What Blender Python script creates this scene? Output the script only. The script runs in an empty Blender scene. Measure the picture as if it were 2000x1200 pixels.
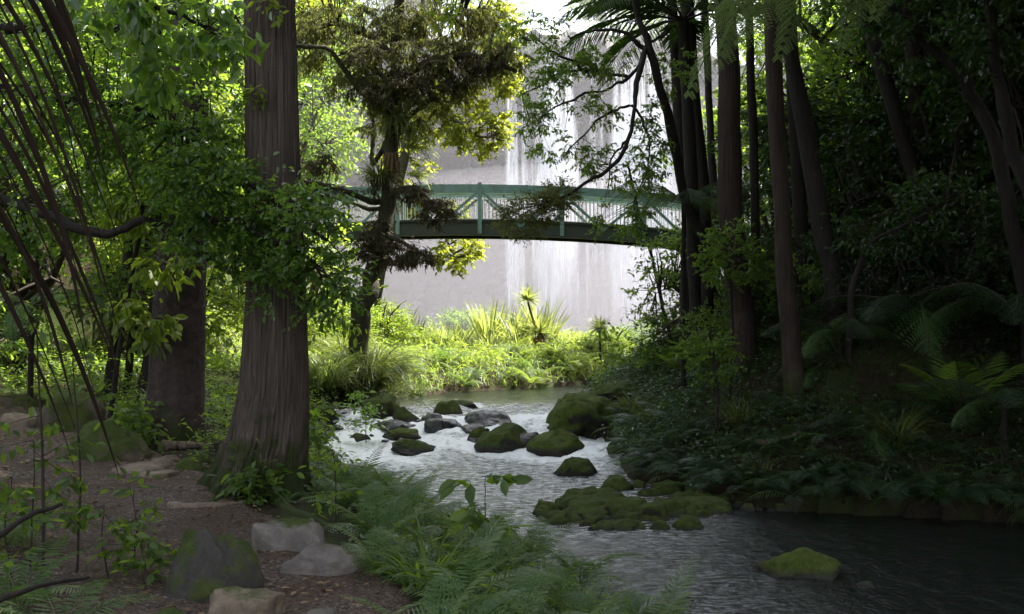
import bpy, math, random
import numpy as np
from mathutils import Vector

# ------------------------------------------------------------------ camera, sky, sun, exposure
S = bpy.context.scene
C = S.collection
F, HY = 2145.0, 600.0          # focal length in photo pixels, horizon row
EYE = 1.6
cam = bpy.data.cameras.new("camera"); cam_o = bpy.data.objects.new("camera", cam); C.objects.link(cam_o)
cam.sensor_width = 36.0; cam.lens = 36.0*F/2000.0
cam.clip_start = 0.05; cam.clip_end = 3000
cam_o.location = (0, 0, EYE); cam_o.rotation_euler = (math.radians(90), 0, 0)
S.camera = cam_o
SUN_AZ, SUN_EL = math.radians(66), math.radians(57)   # azimuth measured from +Y towards +X
W = bpy.data.worlds.new("World"); S.world = W; W.use_nodes = True
nt = W.node_tree
sky = nt.nodes.new("ShaderNodeTexSky"); sky.sky_type = 'NISHITA'; sky.sun_disc = False
sky.sun_elevation = SUN_EL; sky.sun_rotation = SUN_AZ; sky.dust_density = 2.5
hs_ = nt.nodes.new("ShaderNodeHueSaturation"); hs_.inputs["Saturation"].default_value = .35; nt.links.new(sky.outputs[0], hs_.inputs["Color"])
nt.links.new(hs_.outputs[0], nt.nodes["Background"].inputs[0])
nt.nodes["Background"].inputs[1].default_value = 0.15
sl = bpy.data.lights.new("sun", 'SUN'); sl.energy = 5.0; sl.angle = math.radians(0.6); sl.color = (1.0, 0.95, 0.86)
so = bpy.data.objects.new("sun", sl); C.objects.link(so)
sdir = Vector((math.sin(SUN_AZ)*math.cos(SUN_EL), math.cos(SUN_AZ)*math.cos(SUN_EL), math.sin(SUN_EL)))
so.rotation_euler = (-sdir).to_track_quat('-Z', 'Y').to_euler(); so.location = sdir*150
S.view_settings.view_transform = 'Standard'; S.view_settings.look = 'None'
S.view_settings.exposure = 2.15; S.view_settings.gamma = 1.0; S.view_settings.use_curve_mapping = False
S.render.engine = 'CYCLES'
cy = S.cycles
cy.use_denoising = True
try: cy.denoiser = 'OPENIMAGEDENOISE'
except Exception: pass
cy.max_bounces = 7; cy.diffuse_bounces = 4; cy.glossy_bounces = 3; cy.transmission_bounces = 5
cy.volume_bounces = 1; cy.transparent_max_bounces = 24
cy.sample_clamp_indirect = 6.0; cy.caustics_reflective = False; cy.caustics_refractive = False

rng = np.random.default_rng(11)
random.seed(5)

# ------------------------------------------------------------------ helpers
def P(px, py, d):
    """A point at depth d along +Y that stands at photo pixel (px, py) for the photographer."""
    return np.array([(px-1000.0)*d/F, d, EYE-(py-HY)*d/F])

def norm(v):
    return v/np.maximum(np.linalg.norm(v, axis=-1, keepdims=True), 1e-9)

def vnoise(p, seed=0):
    p = np.asarray(p, float)
    i = np.floor(p).astype(np.int64); f = p-i; f = f*f*(3-2*f)
    def h(a, b, c):
        n = (a*374761393 + b*668265263 + c*1274126177 + seed*974634777) & 0xffffffff
        n = ((n ^ (n >> 13))*1274126177) & 0xffffffff
        n = ((n ^ (n >> 16))*2246822519) & 0xffffffff
        return (n ^ (n >> 15)).astype(float)/4294967295.0
    x, y, z = i[..., 0], i[..., 1], i[..., 2]; u, v, w = f[..., 0], f[..., 1], f[..., 2]
    r = 0
    for a in (0, 1):
        for b in (0, 1):
            for c in (0, 1):
                r = r + h(x+a, y+b, z+c)*(u if a else 1-u)*(v if b else 1-v)*(w if c else 1-w)
    return r*2-1

def fbm(p, octv=4, seed=0):
    p = np.asarray(p, float); a, s, r = 1.0, 1.0, 0
    for k in range(octv):
        r = r + a*vnoise(p*s, seed+k); a *= .5; s *= 2.03
    return r

class MB:
    def __init__(self): self.v = []; self.l = []; self.s = []; self.m = []; self.n = 0
    def add(self, verts, faces, mi=0):
        verts = np.asarray(verts, float).reshape(-1, 3); faces = np.asarray(faces, np.int64)
        self.v.append(verts); self.l.append((faces+self.n).ravel())
        self.s.append(np.full(len(faces), faces.shape[1])); self.m.append(np.full(len(faces), mi)); self.n += len(verts)
        return self
    def grid(self, G, mi=0, close=False):
        a, b = G.shape[:2]
        I = np.arange(a*b).reshape(a, b)
        if close: I = np.concatenate([I, I[:, :1]], 1)
        q = np.stack([I[:-1, :-1], I[:-1, 1:], I[1:, 1:], I[1:, :-1]], -1).reshape(-1, 4)
        return self.add(G.reshape(-1, 3), q, mi)
    def stamp(self, T, faces, O, X, Y, Z, mi=0):
        """Stamp template T (k,3) at N frames."""
        N, k = len(O), len(T)
        V = O[:, None] + T[None, :, 0, None]*X[:, None] + T[None, :, 1, None]*Y[:, None] + T[None, :, 2, None]*Z[:, None]
        fa = np.asarray(faces)[None] + (np.arange(N)*k)[:, None, None]
        return self.add(V.reshape(-1, 3), fa.reshape(-1, fa.shape[-1]), mi)
    def tube(self, pts, rad, sides=8, mi=0, cap=True):
        pts = np.asarray(pts, float); n = len(pts); rad = np.broadcast_to(rad, (n,)).astype(float)
        t = norm(np.gradient(pts, axis=0))
        ref = np.array([1.0, 0, 0]) if abs(t[:, 0]).mean() < .8 else np.array([0, 0, 1.0])
        a = norm(np.cross(t, ref)); b = np.cross(t, a)
        th = np.linspace(0, 2*math.pi, sides, endpoint=False)
        G = pts[:, None] + rad[:, None, None]*(np.cos(th)[None, :, None]*a[:, None]+np.sin(th)[None, :, None]*b[:, None])
        self.grid(G, mi, close=True)
        if cap and sides == 4:
            self.add(G[0], [[3, 2, 1, 0]], mi); self.add(G[-1], [[0, 1, 2, 3]], mi)
        return self
    def box(self, c, sx, sy, sz, mi=0):
        x, y, z = sx/2, sy/2, sz/2
        v = np.array([[-x,-y,-z],[x,-y,-z],[x,y,-z],[-x,y,-z],[-x,-y,z],[x,-y,z],[x,y,z],[-x,y,z]])+np.asarray(c)
        return self.add(v, [[0,3,2,1],[4,5,6,7],[0,1,5,4],[1,2,6,5],[2,3,7,6],[3,0,4,7]], mi)
    def bar(self, a, b, w, h, mi=0):
        """Square-section bar from a to b: w across (Y), h the other way."""
        a, b = np.asarray(a, float), np.asarray(b, float); t = norm(b-a)
        y = np.array([0, 1.0, 0]) if abs(t[1]) < .9 else np.array([1.0, 0, 0])
        n = norm(np.cross(t, y)); y = np.cross(n, t)
        r = [a+sy*y*w/2+sn*n*h/2 for sy, sn in ((-1,-1),(1,-1),(1,1),(-1,1))] + [b+sy*y*w/2+sn*n*h/2 for sy, sn in ((-1,-1),(1,-1),(1,1),(-1,1))]
        return self.add(np.array(r), [[0,3,2,1],[4,5,6,7],[0,1,5,4],[1,2,6,5],[2,3,7,6],[3,0,4,7]], mi)
    def mesh(self, name, mats, origin=None, smooth=True):
        V = np.concatenate(self.v); L = np.concatenate(self.l); s = np.concatenate(self.s); m = np.concatenate(self.m)
        if origin is not None: V = V-np.asarray(origin)
        me = bpy.data.meshes.new(name)
        me.vertices.add(len(V)); me.vertices.foreach_set("co", V.astype(np.float32).ravel())
        me.loops.add(len(L)); me.loops.foreach_set("vertex_index", L.astype(np.int32))
        me.polygons.add(len(s)); st = np.concatenate([[0], np.cumsum(s)[:-1]])
        me.polygons.foreach_set("loop_start", st.astype(np.int32)); me.polygons.foreach_set("loop_total", s.astype(np.int32))
        for x in (mats if isinstance(mats, (list, tuple)) else [mats]): me.materials.append(x)
        me.polygons.foreach_set("material_index", m.astype(np.int32))
        me.polygons.foreach_set("use_smooth", np.full(len(s), smooth))
        me.update(calc_edges=True)
        return me

def link(name, me, parent=None, loc=None):
    o = bpy.data.objects.new(name, me); C.objects.link(o)
    if parent is not None: o.parent = parent
    if loc is not None: o.location = loc
    return o
def tag(o, label=None, cat=None, group=None, kind=None):
    if label: o["label"] = label
    if cat: o["category"] = cat
    if group: o["group"] = group
    if kind: o["kind"] = kind
    return o
def empty(name, loc, label, cat, group=None):
    o = bpy.data.objects.new(name, None); C.objects.link(o); o.location = loc
    o.empty_display_size = .2
    return tag(o, label, cat, group)
def copy_thing(root, loc=None, rz=0.0, sc=None, label=None, group=None, tilt=None):
    r = root.copy(); C.objects.link(r)
    if loc is not None: r.location = loc
    r.rotation_euler = (tilt[0] if tilt else 0, tilt[1] if tilt else 0, rz)
    if sc: r.scale = (sc, sc, sc)
    if label: r["label"] = label
    if group: r["group"] = group
    for ch in list(root.children):
        c = ch.copy(); C.objects.link(c); c.parent = r
        for g in list(ch.children):
            d = g.copy(); C.objects.link(d); d.parent = c
    return r

# ------------------------------------------------------------------ materials
def newmat(name):
    m = bpy.data.materials.new(name); m.use_nodes = True
    n = m.node_tree.nodes; n.clear()
    return m, n, m.node_tree.links
def ramp(n, stops, interp='LINEAR'):
    r = n.new("ShaderNodeValToRGB"); e = r.color_ramp.elements; r.color_ramp.interpolation = interp
    while len(e) < len(stops): e.new(.5)
    for k, (p, c) in enumerate(stops):
        e[k].position = p; e[k].color = (*c, 1) if len(c) == 3 else c
    return r
def noise(n, l, vec, scale, detail=4, rough=.55, dist=0):
    t = n.new("ShaderNodeTexNoise"); t.inputs["Scale"].default_value = scale; t.inputs["Detail"].default_value = detail
    t.inputs["Roughness"].default_value = rough; t.inputs["Distortion"].default_value = dist
    if vec is not None: l.new(vec, t.inputs["Vector"])
    return t
def mapping(n, l, vec, sc):
    m = n.new("ShaderNodeMapping"); m.inputs["Scale"].default_value = sc; l.new(vec, m.inputs["Vector"]); return m.outputs[0]
def mathn(n, l, op, a, b=None, clamp=False):
    m = n.new("ShaderNodeMath"); m.operation = op; m.use_clamp = clamp
    for k, x in ((0, a), (1, b)):
        if x is None: continue
        if isinstance(x, (int, float)): m.inputs[k].default_value = x
        else: l.new(x, m.inputs[k])
    return m.outputs[0]
def mixc(n, l, fac, a, b):
    m = n.new("ShaderNodeMix"); m.data_type = 'RGBA'
    for s, x in ((m.inputs[0], fac), (m.inputs[6], a), (m.inputs[7], b)):
        if isinstance(x, (int, float)): s.default_value = x
        elif isinstance(x, tuple): s.default_value = (*x, 1)
        else: l.new(x, s)
    return m.outputs[2]
def bsdf(n, l, col, rough, bump=None, bs=.5, bd=.02, spec=.5):
    b = n.new("ShaderNodeBsdfPrincipled"); o = n.new("ShaderNodeOutputMaterial"); l.new(b.outputs[0], o.inputs[0])
    if isinstance(col, tuple): b.inputs["Base Color"].default_value = (*col, 1)
    else: l.new(col, b.inputs["Base Color"])
    if isinstance(rough, (int, float)): b.inputs["Roughness"].default_value = rough
    else: l.new(rough, b.inputs["Roughness"])
    b.inputs["Specular IOR Level"].default_value = spec
    if bump is not None:
        k = n.new("ShaderNodeBump"); k.inputs["Strength"].default_value = bs; k.inputs["Distance"].default_value = bd
        l.new(bump, k.inputs["Height"]); l.new(k.outputs[0], b.inputs["Normal"])
    return b

def leaf_mat(name, cols, trans, tfac=.42, rough=.38, spec=.5):
    m, n, l = newmat(name)
    g = n.new("ShaderNodeNewGeometry"); tc = n.new("ShaderNodeTexCoord")
    r = ramp(n, [(i/(max(1, len(cols)-1)), c) for i, c in enumerate(cols)]); l.new(g.outputs["Random Per Island"], r.inputs[0])
    nz = noise(n, l, tc.outputs["Object"], 1.3, 2)
    hv = n.new("ShaderNodeHueSaturation"); l.new(r.outputs[0], hv.inputs["Color"])
    l.new(mathn(n, l, 'ADD', mathn(n, l, 'MULTIPLY', nz.outputs[0], .9), .55), hv.inputs["Value"])
    b = n.new("ShaderNodeBsdfPrincipled"); l.new(hv.outputs[0], b.inputs["Base Color"])
    b.inputs["Roughness"].default_value = rough; b.inputs["Specular IOR Level"].default_value = spec
    t = n.new("ShaderNodeBsdfTranslucent")
    tr = ramp(n, [(0, tuple(x*.6 for x in trans)), (1, trans)])
    l.new(g.outputs["Random Per Island"], tr.inputs[0]); l.new(tr.outputs[0], t.inputs[0])
    mx = n.new("ShaderNodeMixShader"); mx.inputs[0].default_value = tfac
    l.new(b.outputs[0], mx.inputs[1]); l.new(t.outputs[0], mx.inputs[2])
    o = n.new("ShaderNodeOutputMaterial"); l.new(mx.outputs[0], o.inputs[0])
    return m

M = {}
M['leaf_gloss'] = leaf_mat("glossy_green_leaf", [(.025,.06,.014),(.045,.105,.02),(.075,.145,.03),(.055,.12,.03)], (.36,.6,.05), .46, .3, .7)
M['leaf_mid'] = leaf_mat("mid_green_leaf", [(.03,.06,.014),(.055,.11,.02),(.09,.14,.03)], (.36,.55,.05), .5, .42)
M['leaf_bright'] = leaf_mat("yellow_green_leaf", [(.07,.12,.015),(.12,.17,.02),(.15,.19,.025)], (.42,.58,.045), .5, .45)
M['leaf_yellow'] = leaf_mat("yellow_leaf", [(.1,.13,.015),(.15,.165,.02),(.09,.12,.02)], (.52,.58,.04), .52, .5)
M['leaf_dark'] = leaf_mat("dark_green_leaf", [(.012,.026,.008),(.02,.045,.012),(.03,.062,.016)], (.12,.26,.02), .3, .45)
M['leaf_canopy'] = leaf_mat("canopy_leaf", [(.02,.04,.01),(.035,.07,.015)], (.08,.16,.02), .25, .55)
M['leaf_olive'] = leaf_mat("olive_needle", [(.045,.055,.02),(.065,.075,.03),(.05,.07,.022),(.085,.075,.04)], (.32,.34,.06), .4, .65, .25)
M['leaf_lichen'] = leaf_mat("lichen_brown", [(.06,.052,.03),(.08,.066,.04),(.05,.05,.026),(.1,.085,.05)], (.12,.1,.04), .2, .8, .15)
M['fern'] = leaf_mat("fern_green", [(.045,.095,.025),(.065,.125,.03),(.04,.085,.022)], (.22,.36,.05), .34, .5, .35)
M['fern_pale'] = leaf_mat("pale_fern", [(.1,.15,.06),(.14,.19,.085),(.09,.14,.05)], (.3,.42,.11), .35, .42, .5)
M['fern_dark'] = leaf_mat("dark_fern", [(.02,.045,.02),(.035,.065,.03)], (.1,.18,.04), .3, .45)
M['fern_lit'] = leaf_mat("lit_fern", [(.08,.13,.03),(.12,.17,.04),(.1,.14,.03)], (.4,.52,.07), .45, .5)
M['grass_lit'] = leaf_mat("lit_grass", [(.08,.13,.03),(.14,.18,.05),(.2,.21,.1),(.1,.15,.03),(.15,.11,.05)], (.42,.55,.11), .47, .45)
M['flax'] = leaf_mat("flax_blade", [(.09,.13,.04),(.14,.18,.06),(.22,.24,.1)], (.52,.6,.12), .45, .35, .6)
M['sedge'] = leaf_mat("sedge_blade", [(.04,.07,.02),(.08,.11,.03),(.12,.14,.05)], (.3,.38,.05), .35, .38, .6)
M['dead_blade'] = leaf_mat("dead_blade", [(.016,.01,.008),(.028,.018,.013),(.012,.008,.006)], (.02,.012,.008), .12, .85, .1)
M['skirt'] = leaf_mat("straw_skirt", [(.14,.09,.05),(.2,.13,.07),(.1,.06,.035)], (.2,.13,.06), .2, .7, .2)
M['litter'] = leaf_mat("leaf_litter", [(.09,.05,.025),(.16,.1,.05),(.22,.15,.08),(.06,.035,.02)], (.1,.06,.03), .1, .7, .3)

def bark_mat(name, lo, hi, sc=(14, 14, 1.2), moss=0.0, bd=.03, ms=(.035,.05,.012)):
    m, n, l = newmat(name); tc = n.new("ShaderNodeTexCoord")
    v = mapping(n, l, tc.outputs["Object"], sc)
    a = noise(n, l, v, 2.0, 8, .65, .6); b = noise(n, l, tc.outputs["Object"], 3.0, 4)
    r = ramp(n, [(.3, lo), (.68, hi)]); l.new(a.outputs[0], r.inputs[0])
    c = mixc(n, l, mathn(n, l, 'MULTIPLY', b.outputs[0], .7), r.outputs[0], tuple(x*.55 for x in lo))
    if moss > 0:
        sp = n.new("ShaderNodeSeparateXYZ"); l.new(tc.outputs["Object"], sp.inputs[0])
        w = noise(n, l, tc.outputs["Object"], 5, 6, .65)
        hh = mathn(n, l, 'SUBTRACT', mathn(n, l, 'MULTIPLY', w.outputs[0], 2.6), mathn(n, l, 'ADD', mathn(n, l, 'MULTIPLY', sp.outputs[2], 1.0/moss), .75), True)
        hh = mathn(n, l, 'MULTIPLY', hh, 2.2, True)
        c = mixc(n, l, hh, c, ms)
    f = noise(n, l, mapping(n, l, tc.outputs["Object"], (60, 60, 7)), 1.0, 5, .7)
    hgt = mathn(n, l, 'ADD', a.outputs[0], mathn(n, l, 'MULTIPLY', f.outputs[0], .45))
    bsdf(n, l, c, .85, hgt, 1.0, bd, .3)
    return m
M['bark_red'] = bark_mat("fibrous_red_bark", (.05,.037,.03), (.235,.18,.148), (20, 20, .6), 1.0, .05)
M['bark_plate'] = bark_mat("flaking_dark_bark", (.035,.026,.024), (.12,.085,.075), (5, 5, 6), .6, .03)
M['bark_dark'] = bark_mat("dark_bark", (.013,.01,.009), (.04,.031,.025), (12, 12, 1.5), 0, .02)
M['bark_brown'] = bark_mat("brown_bark", (.02,.014,.011), (.075,.05,.038), (15, 15, .9), .8, .025)
M['bark_moss'] = bark_mat("mossy_bark", (.03,.028,.016), (.085,.08,.04), (6, 6, 4), 2.5, .03)
M['twig'] = bark_mat("twig_bark", (.03,.022,.017), (.07,.052,.04), (20, 20, 5), 0, .004)

def rock_mat(name, lo, hi, moss=.5, mcol=((.03,.05,.008),(.075,.1,.018)), rough=.8, wet=False):
    m, n, l = newmat(name); tc = n.new("ShaderNodeTexCoord"); g = n.new("ShaderNodeNewGeometry"); oi = n.new("ShaderNodeObjectInfo")
    av = n.new("ShaderNodeVectorMath"); av.operation = 'ADD'
    rv = n.new("ShaderNodeVectorMath"); rv.operation = 'SCALE'; rv.inputs[0].default_value = (31, 17, 23); l.new(oi.outputs["Random"], rv.inputs["Scale"])
    l.new(tc.outputs["Object"], av.inputs[0]); l.new(rv.outputs[0], av.inputs[1]); vec = av.outputs[0]
    a = noise(n, l, vec, 5, 9, .65, .4); b = noise(n, l, vec, 26, 6, .7); pit = n.new("ShaderNodeTexVoronoi"); pit.inputs["Scale"].default_value = 34; l.new(vec, pit.inputs["Vector"])
    r = ramp(n, [(.3, lo), (.55, tuple((x+y)/2 for x, y in zip(lo, hi))), (.75, hi)]); l.new(a.outputs[0], r.inputs[0])
    c = mixc(n, l, mathn(n, l, 'MULTIPLY', b.outputs[0], .5), r.outputs[0], tuple(x*.5 for x in lo))
    sp = n.new("ShaderNodeSeparateXYZ"); l.new(g.outputs["Normal"], sp.inputs[0])
    ms = noise(n, l, vec, 3.2, 7, .7)
    k = mathn(n, l, 'ADD', mathn(n, l, 'MULTIPLY', sp.outputs[2], .55), mathn(n, l, 'MULTIPLY', ms.outputs[0], 1.9))
    k = mathn(n, l, 'MULTIPLY', mathn(n, l, 'SUBTRACT', k, 1.75-moss*1.25), 4.0, True)
    if name.endswith('stream_stone') or name.startswith('bright'):
        so_ = n.new("ShaderNodeSeparateXYZ"); l.new(tc.outputs["Object"], so_.inputs[0])
        k = mathn(n, l, 'MULTIPLY', k, mathn(n, l, 'MULTIPLY', mathn(n, l, 'ADD', mathn(n, l, 'SUBTRACT', so_.outputs[2], .1), mathn(n, l, 'MULTIPLY', b.outputs[0], .14)), 14, True))
    mc = ramp(n, [(.3, mcol[0]), (.7, mcol[1])]); l.new(noise(n, l, vec, 9, 6, .7).outputs[0], mc.inputs[0])
    c = mixc(n, l, k, c, mc.outputs[0])
    fz = noise(n, l, vec, 70, 4, .8)
    hgt = mathn(n, l, 'ADD', mathn(n, l, 'ADD', a.outputs[0], mathn(n, l, 'MULTIPLY', b.outputs[0], .4)),
                mathn(n, l, 'ADD', mathn(n, l, 'MULTIPLY', mathn(n, l, 'MULTIPLY', fz.outputs[0], k), .9), mathn(n, l, 'MULTIPLY', pit.outputs[0], .12)))
    rg = mathn(n, l, 'ADD', mathn(n, l, 'MULTIPLY', k, .95-rough if rough < .9 else 0), rough)
    bsdf(n, l, c, rg, hgt, .8, .03, .45 if wet else .3)
    return m
M['rock_grey'] = rock_mat("grey_boulder_stone", (.09,.078,.07), (.3,.265,.235), .27)
M['rock_dark'] = rock_mat("dark_boulder_stone", (.026,.023,.02), (.1,.09,.08), .5)
M['rock_tan'] = rock_mat("tan_path_stone", (.12,.09,.065), (.3,.24,.18), .22)
M['rock_brown'] = rock_mat("brown_mossy_stone", (.06,.048,.035), (.16,.13,.09), .62)
M['rock_moss'] = rock_mat("mossy_stream_stone", (.012,.011,.01), (.05,.047,.043), .7, ((.015,.028,.005),(.075,.1,.014)))
M['rock_wet'] = rock_mat("wet_stream_stone", (.014,.014,.015), (.05,.05,.052), .2, rough=.25, wet=True)
M['rock_bright'] = rock_mat("bright_moss_stone", (.016,.015,.012), (.055,.05,.04), .84, ((.022,.04,.006),(.1,.13,.018)))

def ground_mat():
    m, n, l = newmat("forest_floor"); tc = n.new("ShaderNodeTexCoord"); vec = tc.outputs["Object"]
    a = noise(n, l, vec, 1.1, 7, .65); b = noise(n, l, vec, 14, 7, .75); d = noise(n, l, vec, 60, 4, .7)
    r = ramp(n, [(.25, (.014,.01,.007)), (.5, (.034,.024,.015)), (.75, (.07,.048,.03))]); l.new(b.outputs[0], r.inputs[0])
    g = ramp(n, [(.3, (.02,.035,.008)), (.7, (.055,.075,.018))]); l.new(d.outputs[0], g.inputs[0])
    k = mathn(n, l, 'MULTIPLY', mathn(n, l, 'SUBTRACT', a.outputs[0], .44), 6, True)
    c = mixc(n, l, k, r.outputs[0], g.outputs[0])
    bsdf(n, l, c, .95, mathn(n, l, 'ADD', b.outputs[0], mathn(n, l, 'MULTIPLY', d.outputs[0], .5)), 1.0, .06, .2)
    return m
def path_mat():
    m, n, l = newmat("gravel_dirt"); tc = n.new("ShaderNodeTexCoord"); vec = tc.outputs["Object"]
    v = n.new("ShaderNodeTexVoronoi"); v.inputs["Scale"].default_value = 62; l.new(vec, v.inputs["Vector"])
    a = noise(n, l, vec, 1.6, 6, .65); b = noise(n, l, vec, 120, 3, .7)
    r = ramp(n, [(0, (.035,.025,.02)), (.5, (.085,.06,.048)), (.85, (.15,.115,.095)), (1, (.28,.23,.2))])
    sp = n.new("ShaderNodeSeparateColor"); l.new(v.outputs["Color"], sp.inputs[0]); l.new(sp.outputs[0], r.inputs[0])
    k = ramp(n, [(.38, (0,)*3), (.62, (1,)*3)]); l.new(a.outputs[0], k.inputs[0])
    c = mixc(n, l, mathn(n, l, 'MULTIPLY', k.outputs[0], .75), r.outputs[0], (.075,.042,.027))
    c = mixc(n, l, mathn(n, l, 'MULTIPLY', b.outputs[0], .4), c, (.05,.038,.03))
    bsdf(n, l, c, .85, mathn(n, l, 'SUBTRACT', mathn(n, l, 'MULTIPLY', b.outputs[0], .5), v.outputs["Distance"]), .9, .02, .3)
    return m
def cliff_mat():
    m, n, l = newmat("cliff_rock"); tc = n.new("ShaderNodeTexCoord"); vec = tc.outputs["Object"]; g = n.new("ShaderNodeNewGeometry")
    a = noise(n, l, mapping(n, l, vec, (.4, .4, .12)), 1.0, 5, .6, .5); b = noise(n, l, vec, .3, 7, .7)
    r = ramp(n, [(.38, (.008,.0075,.007)), (.5, (.03,.026,.024)), (.66, (.1,.082,.068))]); l.new(a.outputs[0], r.inputs[0])
    k = mathn(n, l, 'MULTIPLY', mathn(n, l, 'SUBTRACT', b.outputs[0], .5), 6, True)
    c = mixc(n, l, mathn(n, l, 'MULTIPLY', k, .8), r.outputs[0], (.045,.065,.02))
    w_ = noise(n, l, mapping(n, l, vec, (1, 1, 1.8)), .11, 5, .6); kw_ = ramp(n, [(.42, (0,)*3), (.56, (1,)*3)]); l.new(w_.outputs[0], kw_.inputs[0])
    c = mixc(n, l, mathn(n, l, 'MULTIPLY', kw_.outputs[0], .8), c, (.018,.015,.013))
    bsdf(n, l, c, .8, a.outputs[0], 1.0, .9, .4)
    return m
def water_mat():
    m, n, l = newmat("stream_water"); tc = n.new("ShaderNodeTexCoord"); vec = tc.outputs["Object"]
    at = n.new("ShaderNodeAttribute"); at.attribute_name = "foam"
    a = noise(n, l, mapping(n, l, vec, (1, .55, 1)), 5, 6, .6, .8); b = noise(n, l, mapping(n, l, vec, (1, .7, 1)), 22, 4, .6, .4); c2 = noise(n, l, vec, 3.3, 8, .75, 1.2)
    fo = mathn(n, l, 'MULTIPLY', mathn(n, l, 'SUBTRACT', mathn(n, l, 'ADD', at.outputs["Fac"], mathn(n, l, 'ADD', mathn(n, l, 'MULTIPLY', c2.outputs[0], 1.3), mathn(n, l, 'MULTIPLY', b.outputs[0], .35))), 1.3), 3.2, True)
    a2 = n.new("ShaderNodeAttribute"); a2.attribute_name = "foam_glare"; rp = noise(n, l, mapping(n, l, vec, (.8, 2.4, 1)), 7, 6, .7, 1.0)
    f2 = mathn(n, l, 'MULTIPLY', mathn(n, l, 'MULTIPLY', mathn(n, l, 'SUBTRACT', rp.outputs[0], .46), 7, True), mathn(n, l, 'MULTIPLY', a2.outputs["Fac"], .8))  # white streaks: foam, and sky reflection painted into the water colour
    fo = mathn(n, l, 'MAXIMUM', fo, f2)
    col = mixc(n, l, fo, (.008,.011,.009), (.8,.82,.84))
    rg = mathn(n, l, 'ADD', mathn(n, l, 'MULTIPLY', fo, .5), .06)
    h = mathn(n, l, 'ADD', mathn(n, l, 'MULTIPLY', a.outputs[0], 1.0), mathn(n, l, 'MULTIPLY', b.outputs[0], .5))
    p = bsdf(n, l, col, rg, h, 1.0, .045, .5); p.inputs["IOR"].default_value = 1.33
    return m
def fall_mat():
    m, n, l = newmat("falling_water"); tc = n.new("ShaderNodeTexCoord")
    a = noise(n, l, mapping(n, l, tc.outputs["Object"], (5, 5, .5)), 1, 6, .7)
    r = ramp(n, [(.3, (.62,.66,.72)), (.6, (.9,.92,.95))]); l.new(a.outputs[0], r.inputs[0])
    d = n.new("ShaderNodeBsdfDiffuse"); l.new(r.outputs[0], d.inputs[0]); t = n.new("ShaderNodeBsdfTranslucent"); t.inputs[0].default_value = (.92,.94,.97, 1)
    mx = n.new("ShaderNodeMixShader"); mx.inputs[0].default_value = .5; l.new(d.outputs[0], mx.inputs[1]); l.new(t.outputs[0], mx.inputs[2])
    tr = n.new("ShaderNodeBsdfTransparent"); b = noise(n, l, mapping(n, l, tc.outputs["Object"], (3.5, 3.5, .22)), 1.6, 7, .75)
    ea = n.new("ShaderNodeAttribute"); ea.attribute_name = "edge"
    k = mathn(n, l, 'MULTIPLY', mathn(n, l, 'MULTIPLY', mathn(n, l, 'SUBTRACT', b.outputs[0], .36), 3.4, True), ea.outputs["Fac"], True)
    m2 = n.new("ShaderNodeMixShader"); l.new(k, m2.inputs[0]); l.new(tr.outputs[0], m2.inputs[1]); l.new(mx.outputs[0], m2.inputs[2])
    o = n.new("ShaderNodeOutputMaterial"); l.new(m2.outputs[0], o.inputs[0])
    return m
def paint_mat(name, col, wear, rough=.5):
    m, n, l = newmat(name); tc = n.new("ShaderNodeTexCoord"); vec = tc.outputs["Object"]
    a = noise(n, l, mapping(n, l, vec, (2.2, 2.2, .8)), 2.2, 7, .7)
    k = mathn(n, l, 'MULTIPLY', mathn(n, l, 'SUBTRACT', a.outputs[0], .46), 5, True)
    c = mixc(n, l, mathn(n, l, 'MULTIPLY', k, .85), col, wear)
    bsdf(n, l, c, rough, a.outputs[0], .2, .01)
    return m
def mist_mat(name, dens, col=(.94,.92,1.0)):
    m, n, l = newmat(name)
    v = n.new("ShaderNodeVolumePrincipled"); v.inputs["Density"].default_value = dens; v.inputs["Color"].default_value = (*col, 1); v.inputs["Anisotropy"].default_value = .45
    o = n.new("ShaderNodeOutputMaterial"); l.new(v.outputs[0], o.inputs["Volume"])
    return m
M['ground'] = ground_mat(); M['path'] = path_mat(); M['cliff'] = cliff_mat(); M['water'] = water_mat(); M['fall'] = fall_mat()
M['teal'] = paint_mat("teal_paint", (.15,.26,.23), (.11,.13,.09)); M['teal_dark'] = paint_mat("weathered_girder", (.03,.045,.035), (.06,.045,.025), .7)
M['pale_rail'] = paint_mat("pale_handrail", (.75,.78,.76), (.5,.55,.52), .35); M['steel'] = paint_mat("galvanised_bar", (.5,.5,.46), (.3,.28,.22), .45)
M['wood_dead'] = bark_mat("dead_wood", (.12,.085,.065), (.3,.24,.19), (20, 20, 3), 0, .01)

# ------------------------------------------------------------------ terrain
YL = [-25,0,3,5,7,9,10,12,14,15.5,17,19,21,23,25,26.5,28,29.5,31,35,45,56,62,66,80,84]
XL = [9,5.4,3.8,2.7,1.7,.95,.6,-.2,-1.2,-2.1,-2.7,-3.1,-3.6,-3.8,-3.2,-2.5,-1.9,.6,2.4,3.8,5,4,-4,-14,-18,-10]
YR = [-25,0,5,10,12.5,13.2,14,15,17.5,20.4,24,27,29,31,35,45,56,62,66,80,84]
XR = [16,11,9.3,8,6.9,6.1,3.6,2.5,1.7,1.8,1.7,1.8,2.4,4.2,6,7.4,9,16,22,24,16]
ys = np.concatenate([np.arange(-25, 36, .2), np.arange(36, 84.1, .6)])
EL = np.stack([np.interp(ys, YL, XL)+.18*fbm(np.stack([ys*.9, ys*0, ys*0], -1), 3, 5), ys], -1)
ER = np.stack([np.interp(ys, YR, XR)+.15*fbm(np.stack([ys*.9, ys*0+9, ys*0], -1), 3, 6), ys], -1)
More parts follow.
